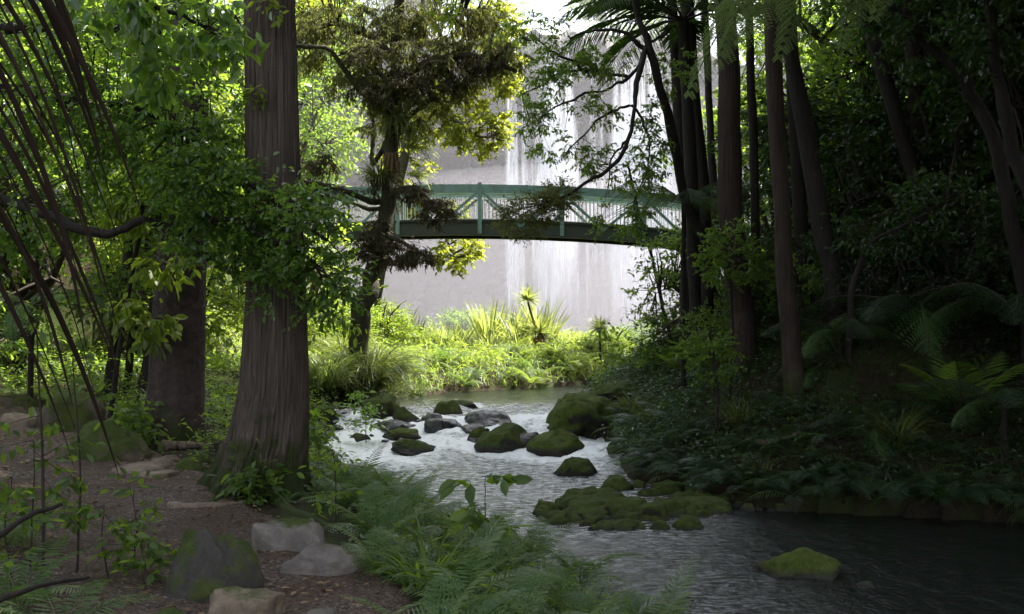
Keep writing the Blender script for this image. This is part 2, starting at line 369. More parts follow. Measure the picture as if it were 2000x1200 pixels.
def zwater(y): return np.interp(y, [-30, 16.8, 19, 20.5, 22.3, 24, 33, 90], [-1, -1, -.93, -.86, -.7, -.62, -.55, -.5])
def sst(t): t = np.clip(t, 0, 1); return t*t*(3-2*t)
def H(x, y):
    x = np.atleast_1d(np.asarray(x, float)); y = np.atleast_1d(np.asarray(y, float)); sh = x.shape
    x = x.ravel(); y = y.ravel(); out = np.empty_like(x); wat = np.empty(len(x), bool)
    for s in range(0, len(x), 20000):
        X, Y = x[s:s+20000], y[s:s+20000]
        dl = np.sqrt(((X[:, None]-EL[None, :, 0])**2+(Y[:, None]-EL[None, :, 1])**2).min(1))
        dr = np.sqrt(((X[:, None]-ER[None, :, 0])**2+(Y[:, None]-ER[None, :, 1])**2).min(1))
        xl, xr = np.interp(Y, EL[:, 1], EL[:, 0]), np.interp(Y, ER[:, 1], ER[:, 0])
        zw = zwater(Y); left = X <= xl; right = X >= xr; ins = ~left & ~right & (Y < 84)
        n1 = fbm(np.stack([X*.35, Y*.35, X*0], -1), 4, 1); n2 = fbm(np.stack([X*1.7, Y*1.7, X*0], -1), 4, 2)
        near = .03*np.maximum(0, -X-2)+.015*np.maximum(0, Y-8)
        far = .05+0*X
        k = sst((Y-21)/5)
        t = near*(1-k)+far*k
        hx = np.where(Y > 25, 6.2, 8.5)
        hill = np.maximum(0, -X-hx)
        t = t+np.where(Y > 25, np.minimum(.95*hill, 3.9)+.25*np.maximum(0, hill-6), .4*hill)
        wid = 2.4*(1-k)+1.6*k
        hl = zw+.06+(t-zw-.06)*sst(dl/wid*.85+.08*(dl > 0))+.10*n1*sst(dl/2)*k+.05*n1*(1-k)+.02*n2
        g = .62*np.minimum(dr, 7)+.3*np.maximum(0, dr-7)
        hr = zw+.1+g*(1+.18*n1)+.1*n2*np.minimum(dr, 1)
        hb = zw-.12-.35*np.minimum(1, np.minimum(dl, dr)/1.2)+.06*n2
        h = np.where(left, hl, np.where(right, hr, hb))
        back = np.clip((Y-88)/3, 0, 1); h = np.minimum(h, 14)*(1-back)+(-2)*back
        out[s:s+20000] = h; wat[s:s+20000] = ins
    return out.reshape(sh), wat.reshape(sh)
def Hs(x, y):
    h, w = H(x, y)
    return float(np.where(w, np.maximum(h, zwater(np.atleast_1d(y))), h)[0])
DD = np.arange(2.5, 70, .04)
def hit(px, py):
    """Where the ground or water shows at photo pixel (px, py)."""
    x = (px-1000)*DD/F; z = EYE-(py-HY)*DD/F; h, w = H(x, DD); h = np.where(w, np.maximum(h, zwater(DD)), h)
    k = np.argmax(z <= h) if (z <= h).any() else len(DD)-1
    return np.array([x[k], DD[k], h[k]])

gx = np.concatenate([np.linspace(-90, -14, 26)[:-1], np.linspace(-14, -6, 28)[:-1], np.arange(-6, 7, .14), np.linspace(7, 18, 34)[1:], np.linspace(18, 90, 24)[1:]])
gy = np.concatenate([np.linspace(-30, 3, 20)[:-1], np.arange(3, 31, .14), np.linspace(31, 45, 50)[1:], np.linspace(45, 130, 50)[1:]])
GX, GY = np.meshgrid(gx, gy); GH, _ = H(GX, GY)
o = link("ground", MB().grid(np.stack([GX, GY, GH], -1)).mesh("ground", M['ground'])); tag(o, kind="structure")

# path
cl = np.array([[-.2, -3], [-.7, 1], [-1.1, 3], [-1.55, 5.7], [-2.5, 7.6], [-3.6, 9.6], [-5.3, 12.2], [-7.8, 15], [-11, 18], [-15, 21]])
tt = np.linspace(0, len(cl)-1, 200); pc = np.stack([np.interp(tt, range(len(cl)), cl[:, k]) for k in (0, 1)], -1)
for _ in range(12): pc[1:-1] = (pc[:-2]+2*pc[1:-1]+pc[2:])/4
tg = norm(np.gradient(pc, axis=0)); nr = np.stack([tg[:, 1], -tg[:, 0]], -1)
ww = np.linspace(-1, 1, 40)
hw = 1.12+.16*fbm(np.stack([tt*1.5, tt*0, tt*0], -1), 3, 3)
pg = pc[:, None]+ww[None, :, None]*nr[:, None]*hw[:, None, None]
ph, _ = H(pg[..., 0], pg[..., 1])
edge = np.clip((np.abs(ww)-.8)/.2, 0, 1)[None]
pz = ph+.035*(1-edge)-.06*edge+.012*fbm(np.stack([pg[..., 0]*4, pg[..., 1]*4, ph*0], -1), 4, 8)
o = link("path", MB().grid(np.concatenate([pg, pz[..., None]], -1)).mesh("path", M['path'])); tag(o, kind="structure")

# stream
wy = np.concatenate([np.linspace(-25, 6, 20)[:-1], np.arange(6, 31, .07), np.linspace(31, 84, 90)[1:]])
u = np.concatenate([[-.06], np.linspace(0, 1, 150), [1.06]])
xl, xr = np.interp(wy, EL[:, 1], EL[:, 0])-.25, np.interp(wy, ER[:, 1], ER[:, 0])+.25
WX = xl[:, None]+(xr-xl)[:, None]*u[None]; WY = np.repeat(wy[:, None], len(u), 1)
rap = sst((WY-16.5)/2.5)*(1-sst((WY-24.6)/1.5))
wv = fbm(np.stack([WX*1.6, WY*1.1, WX*0], -1), 4, 21); wv2 = fbm(np.stack([WX*5, WY*4, WX*0], -1), 3, 22)
# ---- stream boulders known early, so the water can foam round them: px0, px1, py_top, py_bot
STREAM = [
 # x0   x1   top  bot  kind        moss label
 (702, 800, 767, 818, 'rock_moss', "broad dark mossy boulder under the drooping sedge clump at the far stream edge"),
 (762, 822, 793, 825, 'rock_moss', "small rounded mossy boulder just in front of the broad dark mossy one"),
 (845, 905, 780, 812, 'rock_moss', "peaked mossy boulder at the top of the rapids by the far grassy bank"),
 (820, 870, 806, 826, 'rock_wet', "small wet dark rock left of the shining slab in the rapids"),
 (826, 905, 816, 846, 'rock_wet', "wet flat-topped slab shining black in the middle of the rapids"),
 (722, 812, 820, 842, 'rock_wet', "long low wet rock behind the bright mossy ones in the rapids"),
 (745, 826, 834, 858, 'rock_bright', "low bright green mossy rock in the white water"),
 (762, 856, 855, 884, 'rock_moss', "low mossy rock with wet grey flank, nearest of the left rapids rocks"),
 (680, 726, 846, 862, 'rock_moss', "little mossy rock close to the near stream edge"),
 (606, 662, 778, 826, 'rock_moss', "dark upright mossy boulder beside the little side cascade"),
 (640, 674, 828, 840, 'rock_wet', "small wet rock at the foot of the side cascade"),
 (902, 1000, 800, 832, 'rock_wet', "wet ledge rock with water sliding over it at the head of the rapids"),
 (895, 950, 828, 848, 'rock_wet', "wet rock half hidden behind the large mossy boulder in the rapids"),
 (912, 950, 832, 862, 'rock_moss', "small pointed mossy rock leaning on the large mossy boulder"),
 (925, 1045, 826, 880, 'rock_moss', "large rounded mossy boulder in the middle of the rapids"),
 (1000, 1060, 842, 876, 'rock_wet', "bare wet rock between the two large mossy boulders"),
 (1022, 1150, 838, 886, 'rock_bright', "long sloping mossy boulder at the right foot of the rapids"),
 (1055, 1255, 768, 852, 'rock_bright', "huge green mossy boulder mound at the right side of the rapids"),
 (1150, 1290, 742, 790, 'rock_moss', "flat mossy rock behind the huge mound, against the right bank"),
 (1080, 1168, 892, 931, 'rock_moss', "lone mossy boulder standing in the shining pool below the rapids"),
 (1475, 1648, 1066, 1133, 'rock_bright', "solitary green mossy boulder in the dark lower pool"),
 (1665, 1712, 1134, 1152, 'rock_moss', "tiny half-sunk mossy stone beside the solitary boulder in the dark pool"),
 (865, 935, 780, 796, 'rock_moss', "flat mossy rock behind the peaked boulder on the upper pool"),
]
SR = []
for (a, b, t, bo, k, lab) in STREAM:
    c = hit((a+b)/2, bo-3); wd = (b-a)*c[1]/F; ht = (bo-t)*c[1]/F
    SR.append((c, wd, ht, k, lab))
foam = rap*.42
for c, wd, ht, k, lab in SR:
    if k == 'rock_bright' and c[1] < 14: continue
    dd = np.sqrt((WX-c[0])**2+(WY-c[1]-wd*.25)**2)/(wd*.5+.12)
    foam = np.maximum(foam, .62*np.exp(-np.maximum(0, dd-.9)**2/.25)*np.clip(rap*1.3+.1, 0, 1))
foam = foam+.10*sst((WY-14)/4)*(1-sst((WY-25)/2))+.36*sst((WY-12.5)/3)*(1-sst((WY-19)/2))*np.clip(1-(WX-1.2)/1.6, 0, 1)*(.6+.4*np.sin(WX*2+WY))
lip = np.exp(-((WY-22.4-.5*np.sin(WX*1.3))/.55)**2)*.35+np.exp(-((WY-20.2+.6*np.sin(WX*.9+1))/.6)**2)*.3
foam = foam+lip*(WX > -3.4)
WZ = zwater(WY)+rap*(.05*wv+.022*wv2)+.008*wv+.004*wv2
o = link("stream", MB().grid(np.stack([WX, WY, WZ], -1)).mesh("stream", M['water'])); tag(o, kind="structure")
sv = sst((WY-11.5)/3)*(1-sst((WY-24)/3))*np.clip(1.15-(WX-1.0)/1.8, 0, 1)+.35*sst((WY-7.5)/1.5)*(1-sst((WY-12)/2))*np.clip(1-(WX-1.6)/1.3, 0, 1)  # pool zone where foam streaks also paint in the sky glare
at = o.data.attributes.new("foam_glare", 'FLOAT', 'POINT'); at.data.foreach_set("value", sv.ravel().astype(np.float32))
at = o.data.attributes.new("foam", 'FLOAT', 'POINT'); at.data.foreach_set("value", foam.ravel().astype(np.float32))

# cliff amphitheatre and plateau
cp = np.array([[-70, 20], [-52, 40], [-36, 62], [-20, 78], [0, 86], [16, 86], [30, 79], [42, 62], [56, 40], [74, 20]], float)
NC = 760; ct = np.interp(np.linspace(0, 1, NC), [0, .15, .85, 1], [0, 2.2, 6.8, 9]); cc = np.stack([np.interp(ct, range(10), cp[:, k]) for k in (0, 1)], -1)
for _ in range(400): cc[1:-1] = (cc[:-2]+2*cc[1:-1]+cc[2:])/4
ctg = norm(np.gradient(cc, axis=0)); cn = np.stack([ctg[:, 1], -ctg[:, 0]], -1)   # towards the basin
cz = np.linspace(-3, 21.3, 150)
A, B = np.meshgrid(np.arange(NC), cz, indexing='ij')
cx, cyy = cc[A, 0], cc[A, 1]
prof = np.where(B < 8, -4.2*sst((6.5-B)/2.0)+3.4*sst((1.0-B)/3.0), 0)
q = np.stack([cx*.45, cyy*.45, B*.1], -1); q2 = np.stack([cx*.13, cyy*.13, B*.13], -1); q3 = np.stack([cx*.2, cyy*.2, B*1.1], -1)
off = prof+1.5*fbm(q, 5, 31)-1.1*np.clip(fbm(np.stack([cx*.35, cyy*.35, B*.25], -1), 4, 38)-.1, 0, 1)*3+2.0*fbm(q2, 4, 32)+1.1*np.abs(fbm(q3, 4, 33))+.5*np.round(2*fbm(q*1.7, 3, 34))/2
CG = np.stack([cx+cn[A, 0]*off, cyy+cn[A, 1]*off, B], -1)
CG[:, :, 2] += ((B+3)/24)**2*(1.6*fbm(np.stack([cx*.16, cyy*.16, B*0], -1), 4, 36))
top = CG[:, -1]
rows = [CG]
for k, (bk, dz) in enumerate(((2, .8), (8, 1.5), (25, 3), (90, 7))):
    r = top.copy(); r[:, :2] -= cn*bk; r[:, 2] += dz+.4*fbm(np.stack([r[:, 0]*.3, r[:, 1]*.3, r[:, 0]*0], -1), 3, 40+k); rows.append(r[:, None])
CG = np.concatenate(rows, 1)
o = link("cliff", MB().grid(CG).mesh("cliff", M['cliff'])); tag(o, kind="structure")

# ------------------------------------------------------------------ waterfall: separate falling streams made of many strands
wf = empty("waterfall", (3, 84, -.5), "tall white waterfall dropping over the misty cliff in separate streams", "waterfall")
def curtain(px0, px1, ptop, n, d=83.2, wmin=.12, wmax=.5, seed=0, spread=1.0):
    r = np.random.default_rng(seed); mb = MB(); ED = []
    for i in range(n):
        x = ((px0+(px1-px0)*r.beta(1.6, 1.6))-1000)*d/F; y0 = d-r.uniform(0, 1.4)
        zt = EYE-(ptop-HY)*d/F+r.uniform(-.6, .6); s = r.uniform(0, .45); e = min(1, s+r.uniform(.35, .9))
        if r.random() < .35: s = 0
        if r.random() < .45: e = 1
        tt = np.linspace(s, e, 14); z = zt+(-.6-zt)*tt**1.0
        sw = .12*fbm(np.stack([tt*3, tt*0+i, tt*0], -1), 2, seed)
        xx = x+sw+(x-(px0+px1-2000)/2*d/F)*.35*tt*spread; yy = y0-2.2*tt**.6
        w = r.uniform(wmin, wmax)*(.5+.9*tt)*np.sin(np.clip((tt-s)/(e-s)*math.pi, .25, math.pi-.12))
        a = r.uniform(-.6, .6); dx, dy = np.cos(a), np.sin(a)
        Lf = np.stack([xx-w/2*dx, yy-w/2*dy, z], -1); Rt = np.stack([xx+w/2*dx, yy+w/2*dy, z], -1); Md = np.stack([xx, yy-.3*w, z], -1)
        mb.grid(np.stack([Lf, Md, Rt], 1)); env = np.sin(np.clip((tt-s)/(e-s), 0, 1)*math.pi)**.5 if s > 0 else np.clip((e-tt)/(e-s)*3, 0, 1)
        ED.append(np.outer(env*r.uniform(.45, 1), [0, 1, 0]).ravel())
    return mb, np.concatenate(ED)
for k, a in enumerate([(992, 1010, 100, 30, 83.2, .3, .7), (1054, 1088, 105, 70, 83.2, .4, 1.5), (1088, 1122, 100, 36, 83.4, .4, 1.3), (1020, 1050, 110, 6, 83.5, .3, .8),
                       (1140, 1180, 120, 8, 83.5, .3, .9), (1192, 1250, 130, 80, 82.5, .5, 1.8), (1235, 1300, 130, 70, 82.3, .5, 1.9), (1310, 1370, 130, 16, 82.3, .4, 1.4)]):
    mb, ed = curtain(*a, seed=60+k)
    me = mb.mesh("curtain", M['fall'], wf.location); at = me.attributes.new("edge", 'FLOAT', 'POINT'); at.data.foreach_set("value", ed.astype(np.float32))
    link("curtain", me, wf)

# spray drifting in the basin
def dome(name, c, r, mat):
    th = np.linspace(0, 2*math.pi, 40, endpoint=False); ph = np.linspace(1e-5, math.pi-1e-5, 24)
    a, b = np.meshgrid(ph[::-1], th, indexing='ij')
    G = np.stack([c[0]+r[0]*np.sin(a)*np.cos(b), c[1]+r[1]*np.sin(a)*np.sin(b), c[2]+r[2]*np.cos(a)], -1)
    o = link(name, MB().grid(G, close=True).mesh(name, mat)); tag(o, kind="stuff"); return o
dome("mist", (0, 70, 0), (46, 30, 26), mist_mat("mist_thin", .003))
dome("mist", (3, 74, -1), (26, 22, 12), mist_mat("mist_low", .0085))
dome("mist", (9.5, 79, -1), (8, 9, 7.5), mist_mat("mist_fall", .016))

# ------------------------------------------------------------------ leaves and crowns
LT = {}
LT['oval'] = (np.array([[0,0,0],[-.5,.32,.10],[-.42,.68,.10],[0,1,-.12],[.42,.68,.10],[.5,.32,.10]]), [[0,5,4,3],[0,3,2,1]])
LT['dia'] = (np.array([[0,0,0],[-.5,.45,.12],[0,1,-.1],[.5,.45,.12]]), [[0,3,2],[0,2,1]])
def perp_frames(Y, r, up=1.0, jit=.7):
    Z = norm(np.array([0, 0, up])+r.normal(0, jit, Y.shape)); Z = norm(Z-(Z*Y).sum(-1, keepdims=True)*Y)
    return np.cross(Y, Z), Z
def crown(mb, skel, ells, L=.08, asp=.45, per=36, cl=.3, droop=.25, kind='oval', seed=0, mi=0, tmi=1, twig=.006, flat=.5, subs=5, outward=.5, up=1.0, jit=.7):
    """ells: (centre, radii, number of clusters). Adds twigs from the skeleton and leaves."""
    r = np.random.default_rng(seed); skel = np.asarray(skel, float)
    cs, dirs = [], []
    for c, rad, n in ells:
        d = norm(r.normal(0, 1, (n, 3))); q = r.uniform(.25, 1, (n, 1))**.55
        cs.append(np.asarray(c)+d*np.asarray(rad)*q); dirs.append(d)
    cs = np.concatenate(cs); dirs = np.concatenate(dirs)
    for c in cs:
        k = np.argmin(((skel-c)**2).sum(1)+r.uniform(0, .05, len(skel))); a = skel[k]
        m = (a+c)/2+r.normal(0, .06, 3)*np.linalg.norm(c-a)+np.array([0, 0, .06*np.linalg.norm(c-a)])
        t = np.linspace(0, 1, 5)[:, None]; pts = (1-t)**2*a+2*t*(1-t)*m+t*t*c
        mb.tube(pts, np.linspace(twig*(1+1.2*np.linalg.norm(c-a)), twig*.5, 5), 3, tmi, False)
    n = len(cs); sd = norm(dirs[:, None]*outward+r.normal(0, .75, (n, subs, 3))*np.array([1, 1, flat])+np.array([0, 0, -droop]))
    sl_ = cl*r.uniform(.55, 1.15, (n, subs, 1))
    # twiglets
    O = np.repeat(cs[:, None], subs, 1).reshape(-1, 3); Yd = (sd*sl_).reshape(-1, 3); X, Z = perp_frames(norm(Yd), r)
    tw = twig*.45
    T = np.array([[-tw,0,0],[tw,0,0],[0,0,tw],[0,1,0]])
    mb.stamp(T, [[0,1,3],[1,2,3],[2,0,3]], O, X, Yd, Z, tmi)
    k = max(1, per//subs)
    tpos = (np.arange(k)+r.uniform(.2, .9, (n, subs, k)))/k
    pos = cs[:, None, None]+sd[:, :, None]*(sl_[:, :, None]*tpos[..., None]); pos = pos.reshape(-1, 3)
    sdr = np.repeat(sd[:, :, None], k, 2).reshape(-1, 3)
    Y = norm(sdr*.55+r.normal(0, .55, sdr.shape)*np.array([1, 1, flat+.2])+np.array([0, 0, -droop]))
    X, Z = perp_frames(Y, r, up, jit); s = (L*r.uniform(.6, 1.25, (len(pos), 1)))
    T, fc = LT[kind]
    mb.stamp(T, fc, pos, X*s*asp*2*.5, Y*s, Z*s*.5, mi)
    return mb
def smooth_path(pts, n=40, wob=0, seed=0):
    pts = np.asarray(pts, float); t = np.linspace(0, len(pts)-1, n); q = np.stack([np.interp(t, range(len(pts)), pts[:, k]) for k in range(3)], -1)
    for _ in range(max(2, n//len(pts)//2)): q[1:-1] = (q[:-2]+2*q[1:-1]+q[2:])/4
    if wob: q[1:-1] += wob*np.stack([fbm(np.stack([t*1.7, t*0+k*9, t*0], -1), 3, seed+k) for k in range(3)], -1)[1:-1]
    return q
def limb(mb, pts, r0, r1, sides=8, n=24, wob=.03, seed=0, mi=0, pw=1.0):
    q = smooth_path(pts, n, wob, seed); rr = r1+(r0-r1)*(1-np.linspace(0, 1, n))**pw
    rr = rr*(1+.12*fbm(np.stack([np.linspace(0, 9, n), np.zeros(n)+seed, np.zeros(n)], -1), 2, seed))
    mb.tube(q, rr, sides, mi); return q

# shared high canopy (out of frame, it shades the forest floor)
def canopy_mesh(name, r, n, seed, L=.34):
    mb = MB(); sk = []
    rr = np.random.default_rng(seed)
    for k in range(7):
        a = k*.9+rr.uniform(0, .5); e = np.array([math.cos(a)*r[0]*.8, math.sin(a)*r[1]*.8, rr.uniform(-.3, .5)*r[2]])
        sk.append(limb(mb, [[0, 0, -r[2]*1.1], e*.5+[0, 0, -.2*r[2]], e], .13, .03, 5, 12, .1, seed+k, 1))
    crown(mb, np.concatenate(sk), [((0, 0, 0), r, n)], L, .5, 40, 1.1, .15, 'dia', seed, 0, 1, .015)
    return mb.mesh(name, [M['leaf_canopy'], M['twig']])
CAN = [canopy_mesh("crown", (3.8, 3.8, 2.0), 130, 70), canopy_mesh("crown", (3.5, 3.8, 2.2), 125, 71), canopy_mesh("crown", (4.0, 4.0, 2.4), 290, 72)]

# ------------------------------------------------------------------ the two big trunks on the left
def big_trunk(rows, d, base, ztop, sides=300, rings=300, ridge=.018, kfreq=52, lobes=5, seed=0, lo=.8):
    """rows: (photo row, centre px, half-width px)"""
    rows = sorted(rows, reverse=True); zz = np.array([EYE-(r[0]-HY)*d/F for r in rows]); cxs = np.array([(r[1]-1000)*d/F for r in rows]); hws = np.array([r[2]*d/F for r in rows])
    z = np.concatenate([np.linspace(zz[0]-.25, zz[0]+1.2, rings//2)[:-1], np.linspace(zz[0]+1.2, ztop, rings//2+1)])
    cx = np.interp(z, zz, cxs); hw = np.interp(z, zz, hws)
    up = z > zz[-1]; cx[up] = cxs[-1]+(z[up]-zz[-1])*(cxs[-1]-cxs[-2])/(zz[-1]-zz[-2])*.5; hw[up] = hws[-1]*(1-.03*(z[up]-zz[-1]))
    for _ in range(6): cx[1:-1] = (cx[:-2]+2*cx[1:-1]+cx[2:])/4; hw[1:-1] = (hw[:-2]+2*hw[1:-1]+hw[2:])/4
    th = np.linspace(0, 2*math.pi, sides, endpoint=False); TH, ZZ = np.meshgrid(th, z)
    fl = np.clip(1-(ZZ-zz[0])/lo, 0, 1)**1.6
    n1 = fbm(np.stack([np.cos(TH)*kfreq/6.3, np.sin(TH)*kfreq/6.3, ZZ*1.1], -1), 4, seed)
    n1 = 1-np.abs(n1)*1.6
    n2 = fbm(np.stack([np.cos(TH)*1.6, np.sin(TH)*1.6, ZZ*.7], -1), 3, seed+5)
    R = hw[:, None]*(1+.06*n2+fl*.16*np.cos(lobes*TH+seed+.7*n2))+ridge*n1*(1+fl)
    G = np.stack([cx[:, None]+R*np.cos(TH), d+hw[:, None]*.2+R*np.sin(TH), ZZ], -1)
    return MB().grid(G, close=True), np.array([cx, np.full_like(cx, d), z]).T
def roots(parent, base, specs, mat, seed=0):
    for k, (a, ln, r0) in enumerate(specs):
        r = np.random.default_rng(seed+k); t = np.linspace(0, 1, 26); ang = a+.5*np.cumsum(r.normal(0, .2, 26))
        st = ln/26; x = base[0]+.25*math.cos(a)+np.cumsum(np.cos(ang))*st; y = base[1]+.25*math.sin(a)+np.cumsum(np.sin(ang))*st
        h, _ = H(x, y); rad = .62*r0*(1-.75*t)*(1+.25*fbm(np.stack([t*9, t*0+k, t*0], -1), 2, seed+3))
        z = h+rad*.1+.03*fbm(np.stack([t*5, t*0+k, t*0], -1), 2, seed)-.03*t
        link("root", MB().tube(np.stack([x, y, z], -1), rad, 9).mesh("root", mat, parent.location), parent)
b1 = hit(500, 958); D1 = b1[1]
big = empty("tall_tree", tuple(b1), "massive reddish fibrous-barked tree trunk with flared mossy foot beside the path", "tree")
mb, ax1 = big_trunk([(0, 524, 45), (300, 530, 48), (600, 537, 57), (750, 532, 64), (850, 519, 74), (905, 506, 84), (958, 490, 104)], D1, b1, 15, seed=3)
link("trunk", mb.mesh("trunk", M['bark_red'], b1), big)
roots(big, b1, [(3.5, 1.5, .09), (3.9, 1.3, .07), (4.4, 1.1, .08), (4.9, 1.3, .07), (5.4, 1.5, .09), (5.9, 1.2, .07), (2.9, 1.0, .08)], M['bark_brown'], 300)
c = link("crown", CAN[0], big, (0, 0, 13.5))
b2 = hit(345, 868); D2 = b2[1]
dk = empty("tall_tree", tuple(b2), "dark thick tree trunk with flaking plated bark behind the mossy boulders", "tree")
mb, ax2 = big_trunk([(0, 372, 34), (350, 362, 40), (550, 350, 48), (650, 346, 51), (750, 343, 53), (830, 336, 60), (868, 332, 68)], D2, b2, 16, 160, 200, .006, 22, 6, 8, .6)
link("trunk", mb.mesh("trunk", M['bark_plate'], b2), dk)
link("crown", CAN[1], dk, (.4, 1, 14.5))
roots(dk, b2, [(5.0, 1.4, .07), (5.6, 1.6, .08), (4.2, 1.0, .06)], M['bark_brown'], 330)

# ------------------------------------------------------------------ generic tree
def tree(name, label, cat, base, trunk, r0, r1, limbs, ells, bark, leaf, lp, group=None, sides=12, seed=0, n=40, high=None, hz=12.5, hoff=(0, 0)):
    root = empty(name, tuple(base), label, cat, group)
    mb = MB(); sk = [limb(mb, trunk, r0, r1, sides, n, r0*.35, seed)]
    for k, (pts, a, b) in enumerate(limbs): sk.append(limb(mb, pts, a, b, 7, 26, .05, seed+10+k))
    link("trunk", mb.mesh("trunk", bark, base), root)
    if ells:
        cb = MB(); crown(cb, np.concatenate(sk), ells, seed=seed, **lp)
        link("crown", cb.mesh("crown", [leaf, M['twig']], base), root)
    if high is not None:
        link("crown", CAN[high], root, (hoff[0], hoff[1], hz))
    return root
def E(px, py, d, rx, ry, rd, n):   # ellipsoid given in photo pixels at depth d; rd metres of depth
    return (P(px, py, d), (rx*d/F, rd, ry*d/F), n)

# --- right-hand trunks: name, label, (px, py) base, px at row 0, radius px, bark, depth or None
RT = [
 ("slender nearly straight dark trunk, left one of the twin trunks by the stream", (1350, 705), 1318, 13, 'bark_dark', None),
 ("dark trunk close behind its twin at the stream edge, a shade thicker", (1385, 690), 1340, 15, 'bark_dark', 22),
 ("stout straight reddish-brown trunk, thickest on the far bank", (1452, 705), 1424, 25, 'bark_brown', 18),
 ("thin black trunk just right of the stout reddish trunk", (1480, 690), 1462, 9, 'bark_dark', 20),
 ("brown trunk with its bare foot on the slope of fallen leaves", (1556, 786), 1512, 20, 'bark_brown', None),
 ("dim trunk half hidden behind the brown one on the leaf slope", (1572, 700), 1535, 14, 'bark_dark', 20),
 ("dark trunk tilting to the left with rough black bark", (1640, 690), 1540, 18, 'bark_dark', 17),
 ("dark trunk leaning strongly among leafy undergrowth on the slope", (1835, 560), 1695, 16, 'bark_dark', 19),
 ("straight brown trunk behind the leaning dark one", (1800, 560), 1778, 19, 'bark_brown', 22),
 ("thin brown trunk, right of a pair far up the shaded slope", (1842, 520), 1822, 10, 'bark_brown', 25),
 ("pale brown thick trunk dim at the back of the slope", (1900, 500), 1885, 21, 'bark_brown', 27),
 ("thin dark stem rising beside the pale brown trunk", (1885, 560), 1862, 8, 'bark_dark', 21),
 ("slim trunk standing far back between the twin trunks and the stout one", (1400, 640), 1383, 9, 'bark_dark', 26),
]
for k, (lab, (px, py), ptop, rp, bk, d) in enumerate(RT):
    if d is None: b = hit(px, py)
    else:
        x = (px-1000)*d/F; b = np.array([x, d, Hs(x, d)])
    d = b[1]; zt = EYE+HY*d/F
    xt = (ptop-1000)*d/F; top = np.array([b[0]+(xt-b[0])*(13.5-b[2])/(zt-b[2]), d, 13.5])
    mid = (b+top)/2+np.array([random.uniform(-.1, .1), random.uniform(-.1, .1), 0])
    r = rp*d/F
    tree("forest_tree", lab, "tree", b, [b-[0, 0, .3], b+[0, 0, .15], b+(top-b)*.1, mid, top], r*1.25, r*.7, [], [], M[bk], None, {}, "tall trunks on the shaded far slope", 14, 400+k, 60,
         k % 2, 12.0-b[2]+.3*random.random(), (1.6, .3))

# arching dark trees at far right
for k, (pts, d, r, lab) in enumerate([
    ([(2010, 560), (1965, 400), (1935, 250), (1880, 150), (1800, 70), (1740, 10)], 15, .13, "dark bent trunk arching left over the shaded slope"),
    ([(2035, 480), (1995, 340), (1960, 200), (1935, 60), (1920, -60)], 14, .12, "dark curved trunk rising at the edge of the forest, thicker of the bent pair"),
    ([(1660, 560), (1700, 470), (1770, 440), (1830, 400)], 16, .05, "thin crooked branch-like sapling crossing the undergrowth")]):
    b = P(*pts[0], d); b[2] = Hs(b[0], d)
    pp = [b]+[P(x, y, d) for x, y in pts]
    tree("bent_tree", lab, "tree", b, pp, r, r*.4, [], [E(pts[-1][0], pts[-1][1], d, 120, 60, .8, 22), E(pts[-2][0], pts[-2][1], d, 120, 60, .8, 14)], M['bark_dark'], M['leaf_dark'], dict(L=.1, per=40, cl=.4), None, 10, 440+k)

# ------------------------------------------------------------------ mossy tree in the middle
dm = 25.0
tb = P(688, 672, dm); tb[2] = Hs(tb[0], dm)
q = lambda *a: [P(x, y, dm+(z if len(t_) > 2 else 0)) for t_ in a for x, y, *zz in [t_] for z in [zz[0] if zz else 0]]
trk = [tb-[0, 0, .3], tb]+q((705, 610), (722, 560), (736, 510), (748, 450), (756, 390), (764, 330), (770, 250), (772, 160), (778, 60), (790, -80), (800, -200))
mossy_limbs = [
 (q((770, 230), (735, 205), (690, 160, -.4), (640, 93, -.8), (570, 92, -1)), .10, .04),
 (q((774, 120), (720, 60, .3), (650, 45, .5), (575, 75, .8)), .12, .05),
 (q((772, 150), (850, 120, -.5), (920, 105, -.8), (1010, 140, -1)), .12, .04),
 (q((776, 60), (850, 30, .5), (930, 60, .6), (1000, 120, .6)), .11, .04),
 (q((768, 270), (730, 330, .3), (725, 220, .5), (715, 130, .4)), .07, .03),
 (q((766, 290), (800, 230, .4), (850, 190, .4), (900, 200, .5)), .07, .03),
 (q((754, 400), (700, 385, -.5), (650, 368, -.9), (590, 350, -1)), .08, .03),
 (q((752, 410), (690, 400, .4), (640, 385, .5), (600, 375, .5)), .06, .03),
 (q((756, 385), (800, 360, -.4), (840, 390, -.7), (880, 425, -.9)), .08, .02),
 (q((746, 455), (720, 480, -.5), (700, 510, -.7)), .08, .02),
 (q((746, 460), (790, 470, -.6), (835, 505, -.9)), .08, .02),
 (q((770, 200), (740, 140), (700, 110, .6)), .08, .03)]
mossy_e = [E(700, 40, dm+.4, 150, 26, 1.2, 70), E(630, 90, dm+.5, 90, 30, .8, 34), E(880, 40, dm, 130, 28, 1.2, 70), E(790, 100, dm-.3, 130, 34, 1.2, 52), E(930, 105, dm-.6, 100, 30, .9, 46), E(700, 165, dm+.3, 70, 26, .9, 26), E(850, 165, dm-.3, 110, 26, .9, 30), E(800, 215, dm-.2, 70, 50, .6, 28), E(790, -60, dm, 220, 40, 1.6, 90), E(740, 250, dm+.3, 40, 40, .5, 14)]
moss_tree = tree("mossy_tree", "lichen-draped olive tree leaning over the stream in front of the bridge", "tree", tb, trk, .24, .1, mossy_limbs, mossy_e, M['bark_moss'], M['leaf_olive'],
     dict(L=.12, asp=.26, per=84, cl=.46, droop=.75, kind='dia', twig=.008, subs=7, jit=1.0), None, 14, 500, 60)
